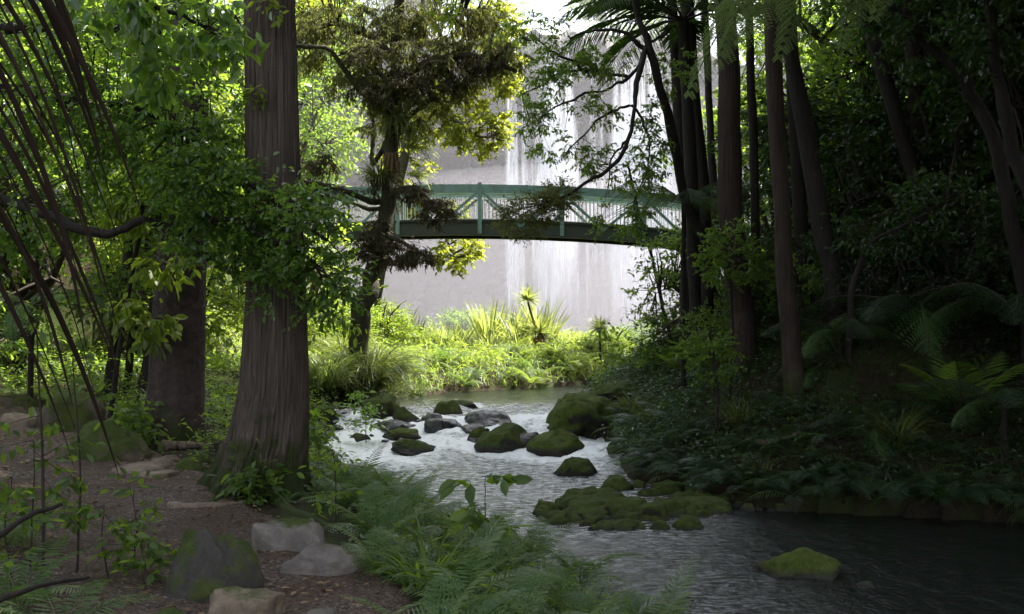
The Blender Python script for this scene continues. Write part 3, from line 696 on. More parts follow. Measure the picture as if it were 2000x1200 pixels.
# draped lichen boughs as a second foliage part
cb = MB(); sk = np.concatenate([smooth_path(l_[0], 20) for l_ in mossy_limbs])
crown(cb, sk, [E(640, 372, dm-.8, 60, 12, .3, 18), E(630, 310, dm+.2, 40, 22, .4, 14), E(850, 405, dm-.7, 38, 22, .3, 26), E(800, 370, dm-.4, 32, 16, .3, 16), E(770, 490, dm-.6, 55, 22, .4, 38), E(715, 475, dm-.5, 36, 26, .3, 20),
               E(820, 500, dm-.9, 28, 14, .2, 12), E(750, 370, dm, 30, 40, .4, 14), E(740, 440, dm, 26, 26, .4, 14), E(800, 170, dm-.6, 110, 26, .6, 36), E(960, 115, dm-.8, 60, 18, .4, 20), E(790, 120, dm-1, 160, 40, .5, 24)],
      L=.11, asp=.22, per=80, cl=.3, droop=.7, kind='dia', seed=77, twig=.007, subs=8, jit=1.0)
link("lichen", cb.mesh("lichen", [M['leaf_lichen'], M['twig']], tb), moss_tree)

# ------------------------------------------------------------------ yellow sunlit tree behind the bridge
dy = 40.0
yb = np.array([-5.2, dy, Hs(-5.2, dy)])
q = lambda *a: [P(t_[0], t_[1], dy+(t_[2] if len(t_) > 2 else 0)) for t_ in a]
tree("sunlit_tree", "yellow-green sunlit tree with spreading crooked limbs behind the bridge", "tree", yb, [yb]+q((745, 520), (770, 400), (790, 300), (800, 200), (820, 80), (830, -60)), .24, .1,
     [(q((795, 270), (850, 222), (890, 235, -.5), (930, 268, -.8), (985, 275, -1)), .1, .03), (q((850, 222), (900, 190), (960, 150), (1000, 110)), .08, .03),
      (q((775, 390), (820, 420, .3), (870, 465, .5), (905, 545, .6)), .09, .03), (q((800, 200), (720, 120), (640, 60), (590, 30)), .09, .03), (q((800, 180), (900, 90), (960, 50)), .08, .03), (q((775, 380), (830, 410, 1), (930, 400, 1.2)), .06, .02)],
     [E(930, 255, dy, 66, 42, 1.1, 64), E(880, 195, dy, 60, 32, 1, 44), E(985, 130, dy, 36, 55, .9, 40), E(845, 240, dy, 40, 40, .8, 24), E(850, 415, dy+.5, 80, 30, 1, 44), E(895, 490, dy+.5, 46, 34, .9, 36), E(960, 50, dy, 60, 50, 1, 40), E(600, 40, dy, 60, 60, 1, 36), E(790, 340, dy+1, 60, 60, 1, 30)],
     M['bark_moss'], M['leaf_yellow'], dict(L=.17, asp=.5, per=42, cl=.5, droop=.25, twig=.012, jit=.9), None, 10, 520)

# ------------------------------------------------------------------ spindly tree at right of the falls
dr_ = 18.5
rb = np.array([4.1, 20.2, Hs(4.1, 20.2)])
q = lambda *a: [P(t_[0], t_[1], dr_+(t_[2] if len(t_) > 2 else 0)) for t_ in a]
tree("spindly_tree", "thin-limbed tree with sparse hanging foliage before the falls, one branch sweeping to the bridge", "tree", rb, [rb, rb+[0, -.3, 1.5]]+q((1345, 420, 1), (1318, 260, .5), (1290, 170), (1262, 92), (1245, 30), (1235, -60)), .10, .05,
     [(q((1262, 92), (1248, 150, -.3), (1240, 210, -.5), (1228, 285, -.8), (1190, 330, -1), (1140, 362, -1.2), (1075, 400, -1.4)), .05, .02),
      (q((1262, 100), (1225, 150), (1190, 180, -.3), (1110, 190, -.6), (1065, 225, -.8)), .035, .012), (q((1258, 95), (1220, 62), (1170, 50), (1110, 70)), .04, .015),
      (q((1240, 210, -.5), (1200, 215, -.7), (1150, 250, -.8), (1100, 300, -.9)), .025, .01), (q((1230, 260, -.6), (1205, 300, -.4), (1190, 350, -.2)), .025, .01),
      (q((1240, 200, -.4), (1265, 260, .2), (1262, 330, .3), (1240, 400, .2)), .025, .01), (q((1262, 92), (1290, 70), (1310, 40)), .03, .01), (q((1225, 150), (1150, 140, .4), (1080, 150, .5), (1020, 190, .3)), .03, .01), (q((1150, 140), (1090, 100), (1030, 80)), .03, .01)],
     [E(1035, 225, dr_-.6, 34, 44, .5, 17), E(1100, 125, dr_, 60, 34, .6, 30), E(1180, 110, dr_, 46, 36, .5, 22), E(1060, 170, dr_+.3, 40, 30, .5, 14), E(1160, 210, dr_-.6, 50, 30, .4, 12), E(1150, 300, dr_-.7, 44, 34, .4, 16), E(1275, 290, dr_, 34, 90, .5, 34), E(1215, 430, dr_, 60, 32, .5, 22),
      E(1230, 350, dr_, 50, 30, .4, 14), E(1040, 60, dr_, 70, 30, .6, 20), E(1310, 140, dr_+.5, 30, 60, .5, 16), E(1080, 290, dr_, 46, 40, .5, 10)],
     M['bark_dark'], M['leaf_mid'], dict(L=.075, asp=.38, per=44, cl=.24, droop=.45, twig=.005, subs=6, jit=.9), None, 8, 540)
sp = bpy.data.objects["spindly_tree"]
cb = MB(); crown(cb, smooth_path(q((1190, 330, -1), (1140, 362, -1.2), (1075, 400, -1.4)), 14), [E(1040, 405, dr_-1.4, 72, 30, .45, 60), E(1100, 375, dr_-1.2, 40, 22, .3, 20), E(1015, 445, dr_-1.3, 44, 16, .3, 12)], L=.06, asp=.3, per=70, cl=.2, droop=.2, kind='dia', seed=81, twig=.004, subs=8, jit=1.0)
link("lichen", cb.mesh("lichen", [M['leaf_olive'], M['twig']], rb), sp)["label"] = "brown-olive lichen spray at the end of the sweeping branch"
# bare leaning sapling
b = hit(1318, 690)
tree("bare_sapling", "bare thin crooked sapling leaning left in front of the falls", "sapling", b, [b]+[P(x, y, b[1]) for x, y in ((1300, 620), (1272, 500), (1252, 430), (1240, 380), (1226, 325))], .045, .025, [([P(1240, 380, b[1]), P(1258, 360, b[1]), P(1268, 330, b[1])], .015, .008)],
     [E(1290, 620, b[1], 30, 30, .3, 5), E(1225, 690, b[1]-1, 40, 20, .3, 7)], M['bark_dark'], M['leaf_mid'], dict(L=.07, per=30, cl=.2), None, 8, 560)

# ------------------------------------------------------------------ left trees with glossy leaves
q9 = lambda *a: [P(t_[0], t_[1], t_[2]) for t_ in a]
lb = np.array([-5.6, 9.6, Hs(-5.6, 9.6)])
tree("glossy_tree", "spreading glossy-leaved tree whose dark crooked bough reaches over the path", "tree", lb, [lb, lb+[.1, 0, 1.2], lb+[.3, .1, 3], lb+[.2, .3, 6], lb+[0, .3, 9]], .2, .1,
     [(q9((-160, 330, 9.6), (60, 410, 9.2), (180, 472, 9.0), (240, 440, 9.0), (290, 430, 9.1), (350, 462, 9.1), (400, 500, 9.1), (470, 502, 9.1)), .055, .018),
      (q9((-150, 200, 9.6), (100, 180, 9.6), (300, 220, 9.6), (480, 350, 9.1), (640, 470, 8.9)), .06, .015), (q9((-150, 60, 9.6), (150, 40, 9.8), (350, 60, 10), (460, 30, 10.2)), .06, .015),
      (q9((350, 462, 9.1), (450, 430, 9), (560, 470, 8.9), (640, 540, 8.8)), .025, .01), (q9((300, 220, 9.6), (380, 260, 9.8), (470, 280, 10)), .03, .01)],
     [E(200, 120, 9.8, 220, 130, 1.0, 110), E(330, 250, 9.7, 150, 110, .8, 84), E(110, 290, 9.6, 120, 110, .8, 50), E(430, 390, 9.1, 120, 80, .5, 46), E(570, 440, 8.9, 120, 80, .45, 30), E(630, 540, 8.9, 70, 70, .35, 22), E(390, 340, 9.2, 80, 50, .5, 26), E(420, 60, 10.3, 100, 60, .7, 36), E(520, 545, 8.9, 60, 60, .3, 9), E(420, 480, 9.1, 60, 50, .4, 14), E(60, 430, 9.6, 90, 60, .6, 30)],
     M['bark_dark'], M['leaf_gloss'], dict(L=.058, asp=.5, per=60, cl=.3, droop=.3, twig=.006, subs=6, jit=.55, up=1.0), None, 12, 600, 40)
# sunlit sprays under the bough (larger leaves)
b = np.array([-4.3, 11.6, Hs(-4.3, 11.6)])
tree("sapling_tree", "young tree with large bright backlit leaves under the crooked bough", "tree", b, [b, b+[.1, 0, .8]]+q9((270, 480, 11.5), (280, 380, 11.4), (260, 320, 11.4)), .035, .012, [(q9((280, 400, 11.4), (320, 430, 11.2), (335, 520, 11)), .012, .006)],
     [E(285, 375, 11.3, 75, 55, .4, 30), E(330, 500, 11, 26, 40, .2, 8), E(235, 400, 11.3, 40, 30, .3, 8), E(270, 620, 11.4, 80, 40, .4, 14)], M['bark_dark'], M['leaf_bright'], dict(L=.15, asp=.42, per=18, cl=.28, droop=.5, twig=.006), None, 8, 610)
# multi-stem shrub behind
for k, (px, d, lean) in enumerate(((215, 16, 40), (245, 16.6, 55), (275, 15.6, 70), (300, 16.8, 60))):
    x = (px-1000)*d/F; b = np.array([x, d, Hs(x, d)])
    tree("stem_tree", ["dark leaning stem with thin leaves, first of four beside the dark trunk", "dark leaning stem behind the first of the four, bending more", "thickest dark leaning stem of the four beside the dark trunk", "stem nearest the dark plated trunk, leaning with the others"][k], "tree", b,
         [b, P(px+lean*.4, 600, d), P(px+lean*.8, 480, d), P(px+lean*1.1, 330, d), P(px+lean*1.3, 150, d)], (.09, .06, .1, .07)[k], .03, [], [E(px+lean, 420, d, 110, 90, .9, 36), E(px+10, 560, d, 90, 60, .8, 24), E(px+lean, 250, d, 110, 100, .9, 34)], M['bark_dark'], M['leaf_bright' if k % 2 else 'leaf_mid'], dict(L=.1, per=34, cl=.34, droop=.3, twig=.005), "leaning stems behind the path", 9, 620+k)
# big-leaved dark branch hanging at the top, close
b = np.array([-2.9, 5.2, Hs(-2.9, 5.2)])
tree("broadleaf_tree", "dark broad-leaved branch hanging down at the top over the left of the path", "tree", b, [b, b+[0, .1, 3], b+[.3, .3, 4.6]], .08, .05, [(q9((-120, -250, 5.4), (150, -90, 6), (330, 10, 6.2), (420, 60, 6.3)), .03, .008), (q9((150, -90, 6), (250, -40, 6), (300, 110, 6.1)), .015, .006)],
     [E(340, 50, 6.2, 90, 60, .35, 14), E(330, 140, 6.2, 40, 30, .2, 6), E(440, 60, 6.2, 40, 40, .2, 7), E(200, 0, 6.1, 130, 40, .4, 14)], M['bark_dark'], M['leaf_gloss'], dict(L=.085, asp=.5, per=18, cl=.22, droop=.6, twig=.004), None, 10, 640)
# little sprigs on the big trunk
for k, (px, py, lab) in enumerate(((495, 190, "small green sprig growing from the side of the big reddish trunk"), (520, 12, "small green sprig hanging at the top of the big reddish trunk"), (690, 620, "yellow-green leafy sprig by the mossy tree's foot"), (870, 30, "bright green leafy sprig hanging before the lichen-draped crown"))):
    d = (D1-.35, D1-.4, 22, 12)[k]; c = P(px, py, d); mb = MB(); a = c+np.array([-.25 if k == 0 else 0, .3, .25 if k != 2 else -.6]); limb(mb, [a, (a+c)/2, c], .008, .004, 5, 8, .01, k, 1)
    crown(mb, np.array([a, c]), [(c, (.12*d/10,)*3, 4 if k < 3 else 7)], .09*d/10, .4, 12, .12*d/10, .3, 'oval', 650+k, 0, 1, .003)
    o = link("leafy_sprig", mb.mesh("leafy_sprig", [M['leaf_bright'], M['twig']], c), None, c); tag(o, lab, "sprig")

# background trees on the left and behind; shared crowns
def bg_crown(name, r, n, leaf, L, seed, per=46, cl=.8):
    mb = MB(); sk = []; rr = np.random.default_rng(seed)
    for k in range(8):
        a = k*.8+rr.uniform(0, .5); e = np.array([math.cos(a)*r[0]*.75, math.sin(a)*r[1]*.75, rr.uniform(-.6, .7)*r[2]])
        sk.append(limb(mb, [[0, 0, -r[2]*.9], e*.5, e], .08, .02, 5, 12, .08, seed+k, 1))
    ells = []
    for k in range(9):
        a = rr.uniform(0, 6.28); ells.append((np.array([math.cos(a)*r[0]*.55, math.sin(a)*r[1]*.55, rr.uniform(-.75, .75)*r[2]]), (r[0]*.5, r[1]*.5, r[2]*.33), n//9))
    crown(mb, np.concatenate(sk), ells, L, .5, per, cl, .2, 'dia', seed, 0, 1, .012)
    return mb.mesh(name, [leaf, M['twig']])
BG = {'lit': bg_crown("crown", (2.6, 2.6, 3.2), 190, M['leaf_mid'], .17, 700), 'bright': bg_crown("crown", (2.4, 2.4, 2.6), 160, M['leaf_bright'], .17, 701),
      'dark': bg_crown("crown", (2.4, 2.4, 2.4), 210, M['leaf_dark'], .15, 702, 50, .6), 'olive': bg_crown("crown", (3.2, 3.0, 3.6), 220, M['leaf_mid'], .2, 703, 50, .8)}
def bg_tree(name, label, x, y, kind, sc, hc, group, trunk_r=.12, bark='bark_dark', rz=None):
    z = Hs(x, y) if y < 84 and abs(x) < 60 else 26
    root = empty(name, (x, y, z), label, "tree" if 'tree' in name else "shrub", group)
    mb = MB(); limb(mb, [[0, 0, -.4], [.05, 0, hc*.5], [0, .1, hc]], trunk_r, trunk_r*.5, 8, 16, .05, int(abs(x*13+y)))
    link("trunk", mb.mesh("trunk", M[bark]), root)
    c = link("crown", BG[kind], root, (0, 0, hc)); c.scale = (sc,)*3; c.rotation_euler = (0, 0, random.uniform(0, 6.3) if rz is None else rz)
    return root
LBG = [(-8.5, 19, 'lit', 1.0, 3.2), (-11.5, 23, 'bright', 1.2, 4), (-7.0, 24, 'bright', .9, 2.8), (-9.5, 29, 'lit', 1.3, 5), (-14, 28, 'lit', 1.4, 6), (-6.2, 30.5, 'bright', .95, 2.4), (-12, 36, 'olive', 1.3, 8), (-18, 34, 'lit', 1.6, 8), (-9.5, 13.8, 'lit', .8, 2.2), (-12.5, 16, 'dark', 1.3, 5), (-10.5, 20, 'lit', 1.2, 7.5), (-6.6, 20.5, 'bright', .75, 6.2)]
for k, (x, y, kd, sc, hc) in enumerate(LBG):
    bg_tree("leafy_tree", "sunlit leafy tree in the thicket behind the two big trunks", x, y, kd, sc, hc, "leafy trees of the thicket left of the stream")
for k, (x, y, kd, sc, hc, lab) in enumerate([(-12, 52, 'olive', 1.5, 8, "hazy pale olive tree behind the bridge, nearest the cliff edge"), (-17, 47, 'olive', 1.7, 9, "hazy olive tree at the left end of the bridge"), (-9.5, 47, 'lit', 1.2, 6.5, "hazy yellowish tree seen left of the lichen-draped tree"), (-22, 56, 'olive', 2, 11, "broad hazy tree far back at the foot of the cliff")]):
    bg_tree("hazy_tree", lab, x, y, kd, sc, hc, None, .22)
# right-hand dark thicket
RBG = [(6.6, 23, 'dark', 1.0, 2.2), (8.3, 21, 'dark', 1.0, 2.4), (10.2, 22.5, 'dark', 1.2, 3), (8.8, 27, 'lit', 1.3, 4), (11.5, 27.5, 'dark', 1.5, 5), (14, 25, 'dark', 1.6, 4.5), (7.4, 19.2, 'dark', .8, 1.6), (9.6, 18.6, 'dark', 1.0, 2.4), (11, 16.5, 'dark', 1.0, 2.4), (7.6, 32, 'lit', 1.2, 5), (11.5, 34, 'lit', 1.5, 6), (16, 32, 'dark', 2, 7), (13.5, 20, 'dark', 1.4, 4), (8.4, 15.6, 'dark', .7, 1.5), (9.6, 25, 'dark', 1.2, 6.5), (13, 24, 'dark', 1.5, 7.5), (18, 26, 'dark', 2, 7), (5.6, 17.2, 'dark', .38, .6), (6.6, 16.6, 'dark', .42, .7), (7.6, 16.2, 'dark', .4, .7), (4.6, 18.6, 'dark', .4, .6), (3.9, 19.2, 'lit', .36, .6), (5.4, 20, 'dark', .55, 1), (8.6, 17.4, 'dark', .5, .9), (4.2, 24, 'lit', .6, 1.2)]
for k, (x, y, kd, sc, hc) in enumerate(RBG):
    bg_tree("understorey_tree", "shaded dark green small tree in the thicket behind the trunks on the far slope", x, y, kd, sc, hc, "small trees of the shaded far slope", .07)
# shrub in front of the trunks, right
for k, (px, py, d, rx, ry, n, lab) in enumerate([(1425, 500, 17.2, 66, 66, 62, "small-leaved green shrub standing before the stout reddish trunk"), (1560, 560, 17.5, 60, 50, 30, "thin shaded shrub between the brown trunk and the tilting one"), (1395, 690, 16, 60, 50, 26, "leafy low shrub at the feet of the twin trunks")]):
    x = (px-1000)*d/F; b = np.array([x, d, Hs(x, d)])
    tree("shrub", lab, "shrub", b, [b, (b+P(px, py, d))/2+[.05, 0, 0], P(px, py, d), P(px-10, py-40, d)], .03, .012, [], [E(px, py, d, rx, ry, .5, n)], M['bark_dark'], M['leaf_mid'], dict(L=.07, per=40, cl=.22, droop=.2, twig=.004), None, 7, 720+k)
# trees on the cliff top
for k in range(15):
    s = int(NC*(.3+k*.03)); x, y = cc[s, 0], cc[s, 1]; bx, by = x-cn[s, 0]*random.uniform(3, 8), y-cn[s, 1]*random.uniform(3, 8)
    if 4 < k < 7: continue
    if 0 < bx < 22: bx, by = bx, by+4
    root = empty("cliff_tree", (bx, by, 21.8), "hazy tree standing on the rim of the cliff above the falls", "tree", "trees along the cliff rim")
    mb = MB(); limb(mb, [[0, 0, -.8], [.1, 0, 3], [0, .1, 6]], .25, .12, 7, 12, .08, k); link("trunk", mb.mesh("trunk", M['bark_dark']), root)
    c = link("crown", BG['olive' if k % 2 else 'lit'], root, (0, 0, 4.2)); c.scale = (1.3, 1.3, 1.2)
# round bush in the mist
b = np.array([-2.4, 62, Hs(-2.4, 62)])
root = empty("round_bush", tuple(b), "low rounded pale green bush in the mist below the falls", "bush")
mb = MB(); sk = limb(mb, [[0, 0, -.2], [0, 0, .8]], .1, .05, 6, 8, .01, 1, 1); crown(mb, sk, [((0, 0, .7), (2.6, 1.8, 1.2), 280)], .2, .5, 40, .5, .1, 'dia', 730, 0, 1, .01)
link("foliage", mb.mesh("foliage", [M['leaf_mid'], M['twig']]), root)

# out-of-view trees added so that their crowns block sun and sky
for k, (x, y, z, lx, ly, kd) in enumerate([(-6.8, 6, 11, 2.5, 1, 0), (7.8, 5.5, 11, -.6, 2, 2), (11.5, 11, 12, -3, 1, 2), (9.3, 12, 12, -2.2, .3, 1), (9.5, 8, 11.5, -4, 1.5, 2), (-7.6, 9.2, 12.2, 5, 1.5, 1), (10.5, 16.5, 13, -3.5, .5, 2),
         (-3, -2.5, 10.5, 0, 0, 1), (2.5, -4, 11, 0, 0, 2), (11, 20, 14, -3.5, .5, 2), (12.5, 24, 15, -3, 0, 2), (13, 14, 12, -1, 0, 2), (13, 7, 11, 0, 0, 2), (11, 2, 10.5, -1, 0, 2), (8, -2, 10.5, -1, 0, 2), (15.5, 18, 14, 0, 0, 2), (15, 28, 16, -1, 0, 2), (9.5, 12.5, 8.2, 0, 0, 2), (9, 6.5, 7.5, 0, 0, 2), (12, 15.5, 8.5, 0, 0, 2)]):
    b = np.array([x, y, Hs(x, y)])
    root = empty("shade_tree", tuple(b), "added unseen tree whose crown shades the path and stream", "tree", "added trees that shade the foreground")
    mb = MB(); limb(mb, [[0, 0, -.3], [.25*lx, .25*ly, z*.55], [lx, ly, z]], .24, .12, 10, 24, .05, 740+k); link("trunk", mb.mesh("trunk", M['bark_brown']), root)
    c = link("crown", CAN[kd], root, (lx, ly, z)); c.scale = (1.1,)*3; c.rotation_euler = (0, 0, k*1.3)

# ------------------------------------------------------------------ fronds
def frond(L, pairs, maxp, sub, a0, a1, mat, name="frond", seed=0, pin=(.02, .35), lob=.3, stem=.008, side_droop=.25, stalk=.12, sub_len=None, asp=.4, fold=70):
    """Fern frond growing along +Y from the origin. a0 to a1: elevation angle along it (degrees)."""
    r = np.random.default_rng(seed); n = 36; s = np.linspace(0, 1, n); el = np.radians(a0+(a1-a0)*s**1.2)
    ds = L/(n-1); y = np.concatenate([[0], np.cumsum(np.cos(el[:-1])*ds)]); z = np.concatenate([[0], np.cumsum(np.sin(el[:-1])*ds)])
    wob = .03*L*np.sin(s*3+seed); R = np.stack([wob*s, y, z], -1)
    mb = MB(); mb.tube(R, np.linspace(stem, stem*.2, n), 4, 1)
    Tg = norm(np.gradient(R, axis=0)); O, X, Y, Z = [], [], [], []
    for k in range(pairs):
        t = stalk+(1-stalk)*(k+.5)/pairs; i = t*(n-1); i0 = min(int(i), n-2); w = i-i0
        p = R[i0]*(1-w)+R[i0+1]*w; tg = Tg[i0]; u = (t-stalk)/(1-stalk)
        pl = maxp*(math.sin(math.pi*min(1, (u*.82+.18))**.8)**.75)*(1.0 if u < .97 else .6)
        pl = max(pl, .02*L)
        nrm = norm(np.cross(np.array([1.0, 0, 0]), tg))
        for sd in (-1, 1):
            ang = math.radians(fold-22*u+r.normal(0, 3)); d = norm(np.array([sd*math.sin(ang), 0, 0])+tg*math.cos(ang)-nrm*side_droop*r.uniform(.6, 1.4))
            if sub == 0:
                O.append(p); Y.append(d*pl); x = norm(np.cross(d, nrm)); X.append(x*pl*asp*.5); Z.append(np.cross(x, d)*pl*.25)
            else:
                ss = (np.arange(sub)+.6)/sub; c0 = p+d*pl*ss[:, None]-nrm*(side_droop*.5*pl*ss**2)[:, None]
                sl2 = pl*(lob)*(1-ss*.85)+.006*L; x = norm(np.cross(d, nrm))
                for q_ in (-1, 1):
                    dd = norm(q_*x*.9+d*.45)
                    for j in range(sub):
                        O.append(c0[j]-dd*.0); Y.append(dd*sl2[j]); X.append(norm(np.cross(dd, nrm))*max(pl/sub*.62, .004)); Z.append(nrm*sl2[j]*.2)
                # pinna midrib
                mb.add(np.array([p-x*.002, p+x*.002, p+d*pl]), [[0, 1, 2]], 0)
    T, fc = (LT['dia'] if sub else LT['oval'])
    mb.stamp(T, fc, np.array(O), np.array(X), np.array(Y), np.array(Z), 0)
    return mb.mesh(name, [mat, M['twig'] if stem > .006 else mat])

FR = {
 'fern': [frond(.8, 17, .2, 6, 62, -8, M['fern'], seed=1, lob=.3, stem=.005), frond(.75, 17, .19, 6, 48, -25, M['fern_pale'], seed=2, lob=.3, stem=.005), frond(.8, 24, .15, 0, 75, 10, M['fern_pale'], seed=3, stem=.005, asp=.24)],
 'sword': [frond(.7, 24, .13, 0, 60, -20, M['fern'], seed=4, stem=.005, asp=.22), frond(.75, 25, .13, 0, 45, -30, M['fern_pale'], seed=5, stem=.005, asp=.22)],
 'dark': [frond(.6, 17, .12, 0, 45, -35, M['fern_dark'], seed=6, stem=.005, asp=.2), frond(.62, 15, .15, 5, 55, -25, M['fern_dark'], seed=7, stem=.005, lob=.3), frond(.55, 16, .11, 0, 35, -45, M['fern'], seed=17, stem=.005, asp=.2)],
 'lit': [frond(.7, 22, .18, 7, 60, -15, M['fern_lit'], seed=8, stem=.005, lob=.3), frond(.6, 20, .16, 7, 45, -25, M['fern_lit'], seed=9, stem=.005, lob=.3)],
 'tree': [frond(2.7, 34, .62, 18, 32, -42, M['fern_pale'], seed=10, stem=.016, lob=.17, side_droop=.45), frond(2.6, 34, .6, 18, 22, -55, M['fern_pale'], seed=11, stem=.016, lob=.17, side_droop=.6)],
 'top': [frond(2.5, 38, .36, 15, 25, -48, M['fern_pale'], seed=20, stem=.014, lob=.19, side_droop=.35), frond(2.4, 36, .33, 15, 15, -55, M['fern_pale'], seed=21, stem=.014, lob=.19, side_droop=.45)],
 'tdark': [frond(1.7, 24, .42, 9, 35, -45, M['fern_dark'], seed=12, stem=.012, lob=.2, side_droop=.4), frond(1.6, 23, .4, 9, 20, -60, M['fern'], seed=13, stem=.012, lob=.18, side_droop=.5)],
 'palm': [frond(2.3, 46, .62, 0, 40, -35, M['leaf_dark'], seed=14, stem=.02, asp=.05, side_droop=.35, stalk=.1, fold=58), frond(2.2, 44, .58, 0, 65, 0, M['leaf_dark'], seed=15, stem=.02, asp=.05, side_droop=.3, stalk=.1, fold=55)],
 'young': [frond(1.1, 30, .36, 0, 70, 15, M['leaf_mid'], seed=16, stem=.01, asp=.06, side_droop=.2, stalk=.2, fold=52), frond(1.0, 28, .34, 0, 55, -10, M['fern'], seed=18, stem=.01, asp=.06, side_droop=.25, stalk=.2, fold=52)],
}
xrf0 = lambda y: np.interp(y, ER[:, 1], ER[:, 0])
def rosette(name, label, cat, loc, kind, n=8, sc=1.0, group=None, az=None, tilt=0.0, parent=None, z=0, jit=.25, spread=None):
    root = parent or empty(name, loc, label, cat, group)
    for k in range(n):
        a = (k*2*math.pi/n+random.uniform(-jit, jit)) if az is None else az[k]
        o = link("frond", FR[kind][k % len(FR[kind])], root, (0, 0, z)); s = sc*random.uniform(.78, 1.12)
        o.scale = (s, s, s); o.rotation_mode = 'XYZ'
        o.rotation_euler = (random.uniform(-.2, .2)+tilt, random.uniform(-.25, .25), a)
    return root
# foreground fern bank between the path and the stream
FB = "ferns of the bank between path and stream"
cnt = 0; rr = np.random.default_rng(42); placed = []
def add_fern(px, py, sc, kind, lab=None, n=None):
    c = hit(px, py); c[2] -= .03
    rosette("fern", lab or "green fern in the thick fern bank between path and stream", "fern", tuple(c), kind, n or random.choice((6, 7, 8)), sc, None if lab else FB)
tries = 0
while cnt < 36 and tries < 3000:
    tries += 1
    px, py = rr.uniform(610, 1260), rr.uniform(945, 1330)
    if px < 740 and py > 1000 and py < 1150 and px < 720: continue
    if py > 1150 and px < 830: continue
    if px > 1120+(py-1000)*.9: continue
    c = hit(px, py); h, w = H(c[0], c[1])
    if w[0] or any((c[0]-a)**2+(c[1]-b_)**2 < .34**2 for a, b_ in placed): continue
    placed.append((c[0], c[1])); cnt += 1
    add_fern(px, py, rr.uniform(.6, .95), ('fern', 'fern', 'sword')[cnt % 3])
for px, py, sc, kind, lab, n in [(1290, 1300, 1.0, 'fern', "pale lacy fern low at the water's edge, overhanging the lower pool", 9), (1395, 1330, .95, 'fern', "feathery fern beside the pale lacy one, nearest the dark pool", 8),
        (1130, 1140, 1.15, 'sword', "fern with one long comb-like frond stretched over the water", 8), (700, 1000, .9, 'sword', "tall fern right of the big trunk, in front of the rapids", 7), (790, 985, .9, 'fern', "pale fern standing against the bright water right of the tall one", 8),
        (690, 950, .7, 'fern', "small fern at the stream edge right of the trunk's roots", 7), (930, 1215, .9, 'sword', "fern with dark pointed leaflets at the corner of the gravel path", 8), (760, 1130, .5, 'sword', "little fern beside the moss at the pale boulder's end", 6)]:
    add_fern(px, py, sc, kind, lab, n)
# small ferns at the left
for px, py, sc, lab in [(345, 868, .35, "tiny bright fern at the foot of the dark plated trunk"), (40, 1200, .9, "dark drooping fern in the bottom corner left of the path"), (120, 1260, .9, "dark fern beside the path's left edge, nearest the camera"), (10, 1080, .8, "dim fern among the seedlings left of the path"), (430, 800, .5, "small fern between the two big trunks"), (560, 985, .25, "tiny fern seedling by the mossy roots"), (260, 720, .9, "fern under the leaning stems"), (150, 700, 1.0, "drooping fern behind the brown boulder"), (225, 760, .6, "grey-green fern above the round mossy boulder")]:
    c = hit(px, py); rosette("fern", lab, "fern", tuple(c), 'sword' if px in (40, 120) else 'fern', 7, sc)
# right bank ferns
RB = "small ferns along the far waterline"
k = 0; placed = []; tries = 0
while k < 70 and tries < 4000:
    tries += 1
    px, py = rr.uniform(1200, 1990), rr.uniform(800, 985)
    if py < 800+abs(px-1300)*.02: continue
    c = hit(px, py); h, w = H(c[0], c[1])
    if w[0] or any((c[0]-a)**2+(c[1]-b_)**2 < .3**2 for a, b_ in placed): continue
    placed.append((c[0], c[1])); k += 1
    rosette("bank_fern", "small dark green fern hanging over the shaded far waterline", "fern", tuple(c), 'dark', 7, rr.uniform(.75, 1.3), RB, tilt=-.1)
for k in range(30):
    i_ = np.argmin(np.abs(ER[:, 1]-rr.uniform(12.3, 16.5))); x, y = ER[i_, 0]+.12, ER[i_, 1]+.12
    if k % 2: t_ = rr.random(); x, y = 3.4+3.6*t_, np.interp(3.4+3.6*t_, [3.6, 6.1, 6.9], [14.15, 13.35, 12.6])+.12
    rosette("bank_fern", "small dark green fern hanging over the shaded far waterline", "fern", (x, y, Hs(x, y)+.08), 'dark', 8, rr.uniform(.9, 1.35), RB, tilt=-.25)
k = 0; placed = []; tries = 0
while k < 34 and tries < 4000:
    tries += 1
    x, y = rr.uniform(3, 11), rr.uniform(14.5, 24); h, w = H(x, y)
    if w[0] or x < xrf0(y)+.9 or any((x-a)**2+(y-b_)**2 < .75**2 for a, b_ in placed): continue
    placed.append((x, y)); k += 1
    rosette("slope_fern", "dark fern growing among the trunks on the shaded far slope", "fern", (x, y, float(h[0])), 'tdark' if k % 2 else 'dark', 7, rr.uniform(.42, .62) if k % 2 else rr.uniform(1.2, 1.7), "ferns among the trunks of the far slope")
# tree ferns
def tree_fern(label, base, h, kind, n, sc, az=None, lean=(0, 0), tilt=0, trunk_r=.07):
    root = empty("tree_fern", tuple(base), label, "tree fern")
    mb = MB(); limb(mb, [[0, 0, -.2], [lean[0]*.4, lean[1]*.4, h*.5], [lean[0], lean[1], h]], trunk_r, trunk_r*.8, 9, 24, .01, int(h*100)); link("trunk", mb.mesh("trunk", M['bark_dark']), root)
    for k in range(n):
        a = (k*2*math.pi/n+random.uniform(-.2, .2)) if az is None else az[k]
        o = link("frond", FR[kind][k % len(FR[kind])], root, (lean[0], lean[1], h)); s = sc*random.uniform(.88, 1.1); o.scale = (s,)*3
        o.rotation_euler = (tilt+random.uniform(-.15, .15), random.uniform(-.2, .2), a)
    return root
def chord(me):
    v = np.empty(len(me.vertices)*3); me.vertices.foreach_get("co", v); v = v.reshape(-1, 3); return v[np.argmax(v[:, 1])]
b = np.array([3.05, 4.0, Hs(3.05, 4.0)]); hub = np.array([2.0, 4.7, 3.75])
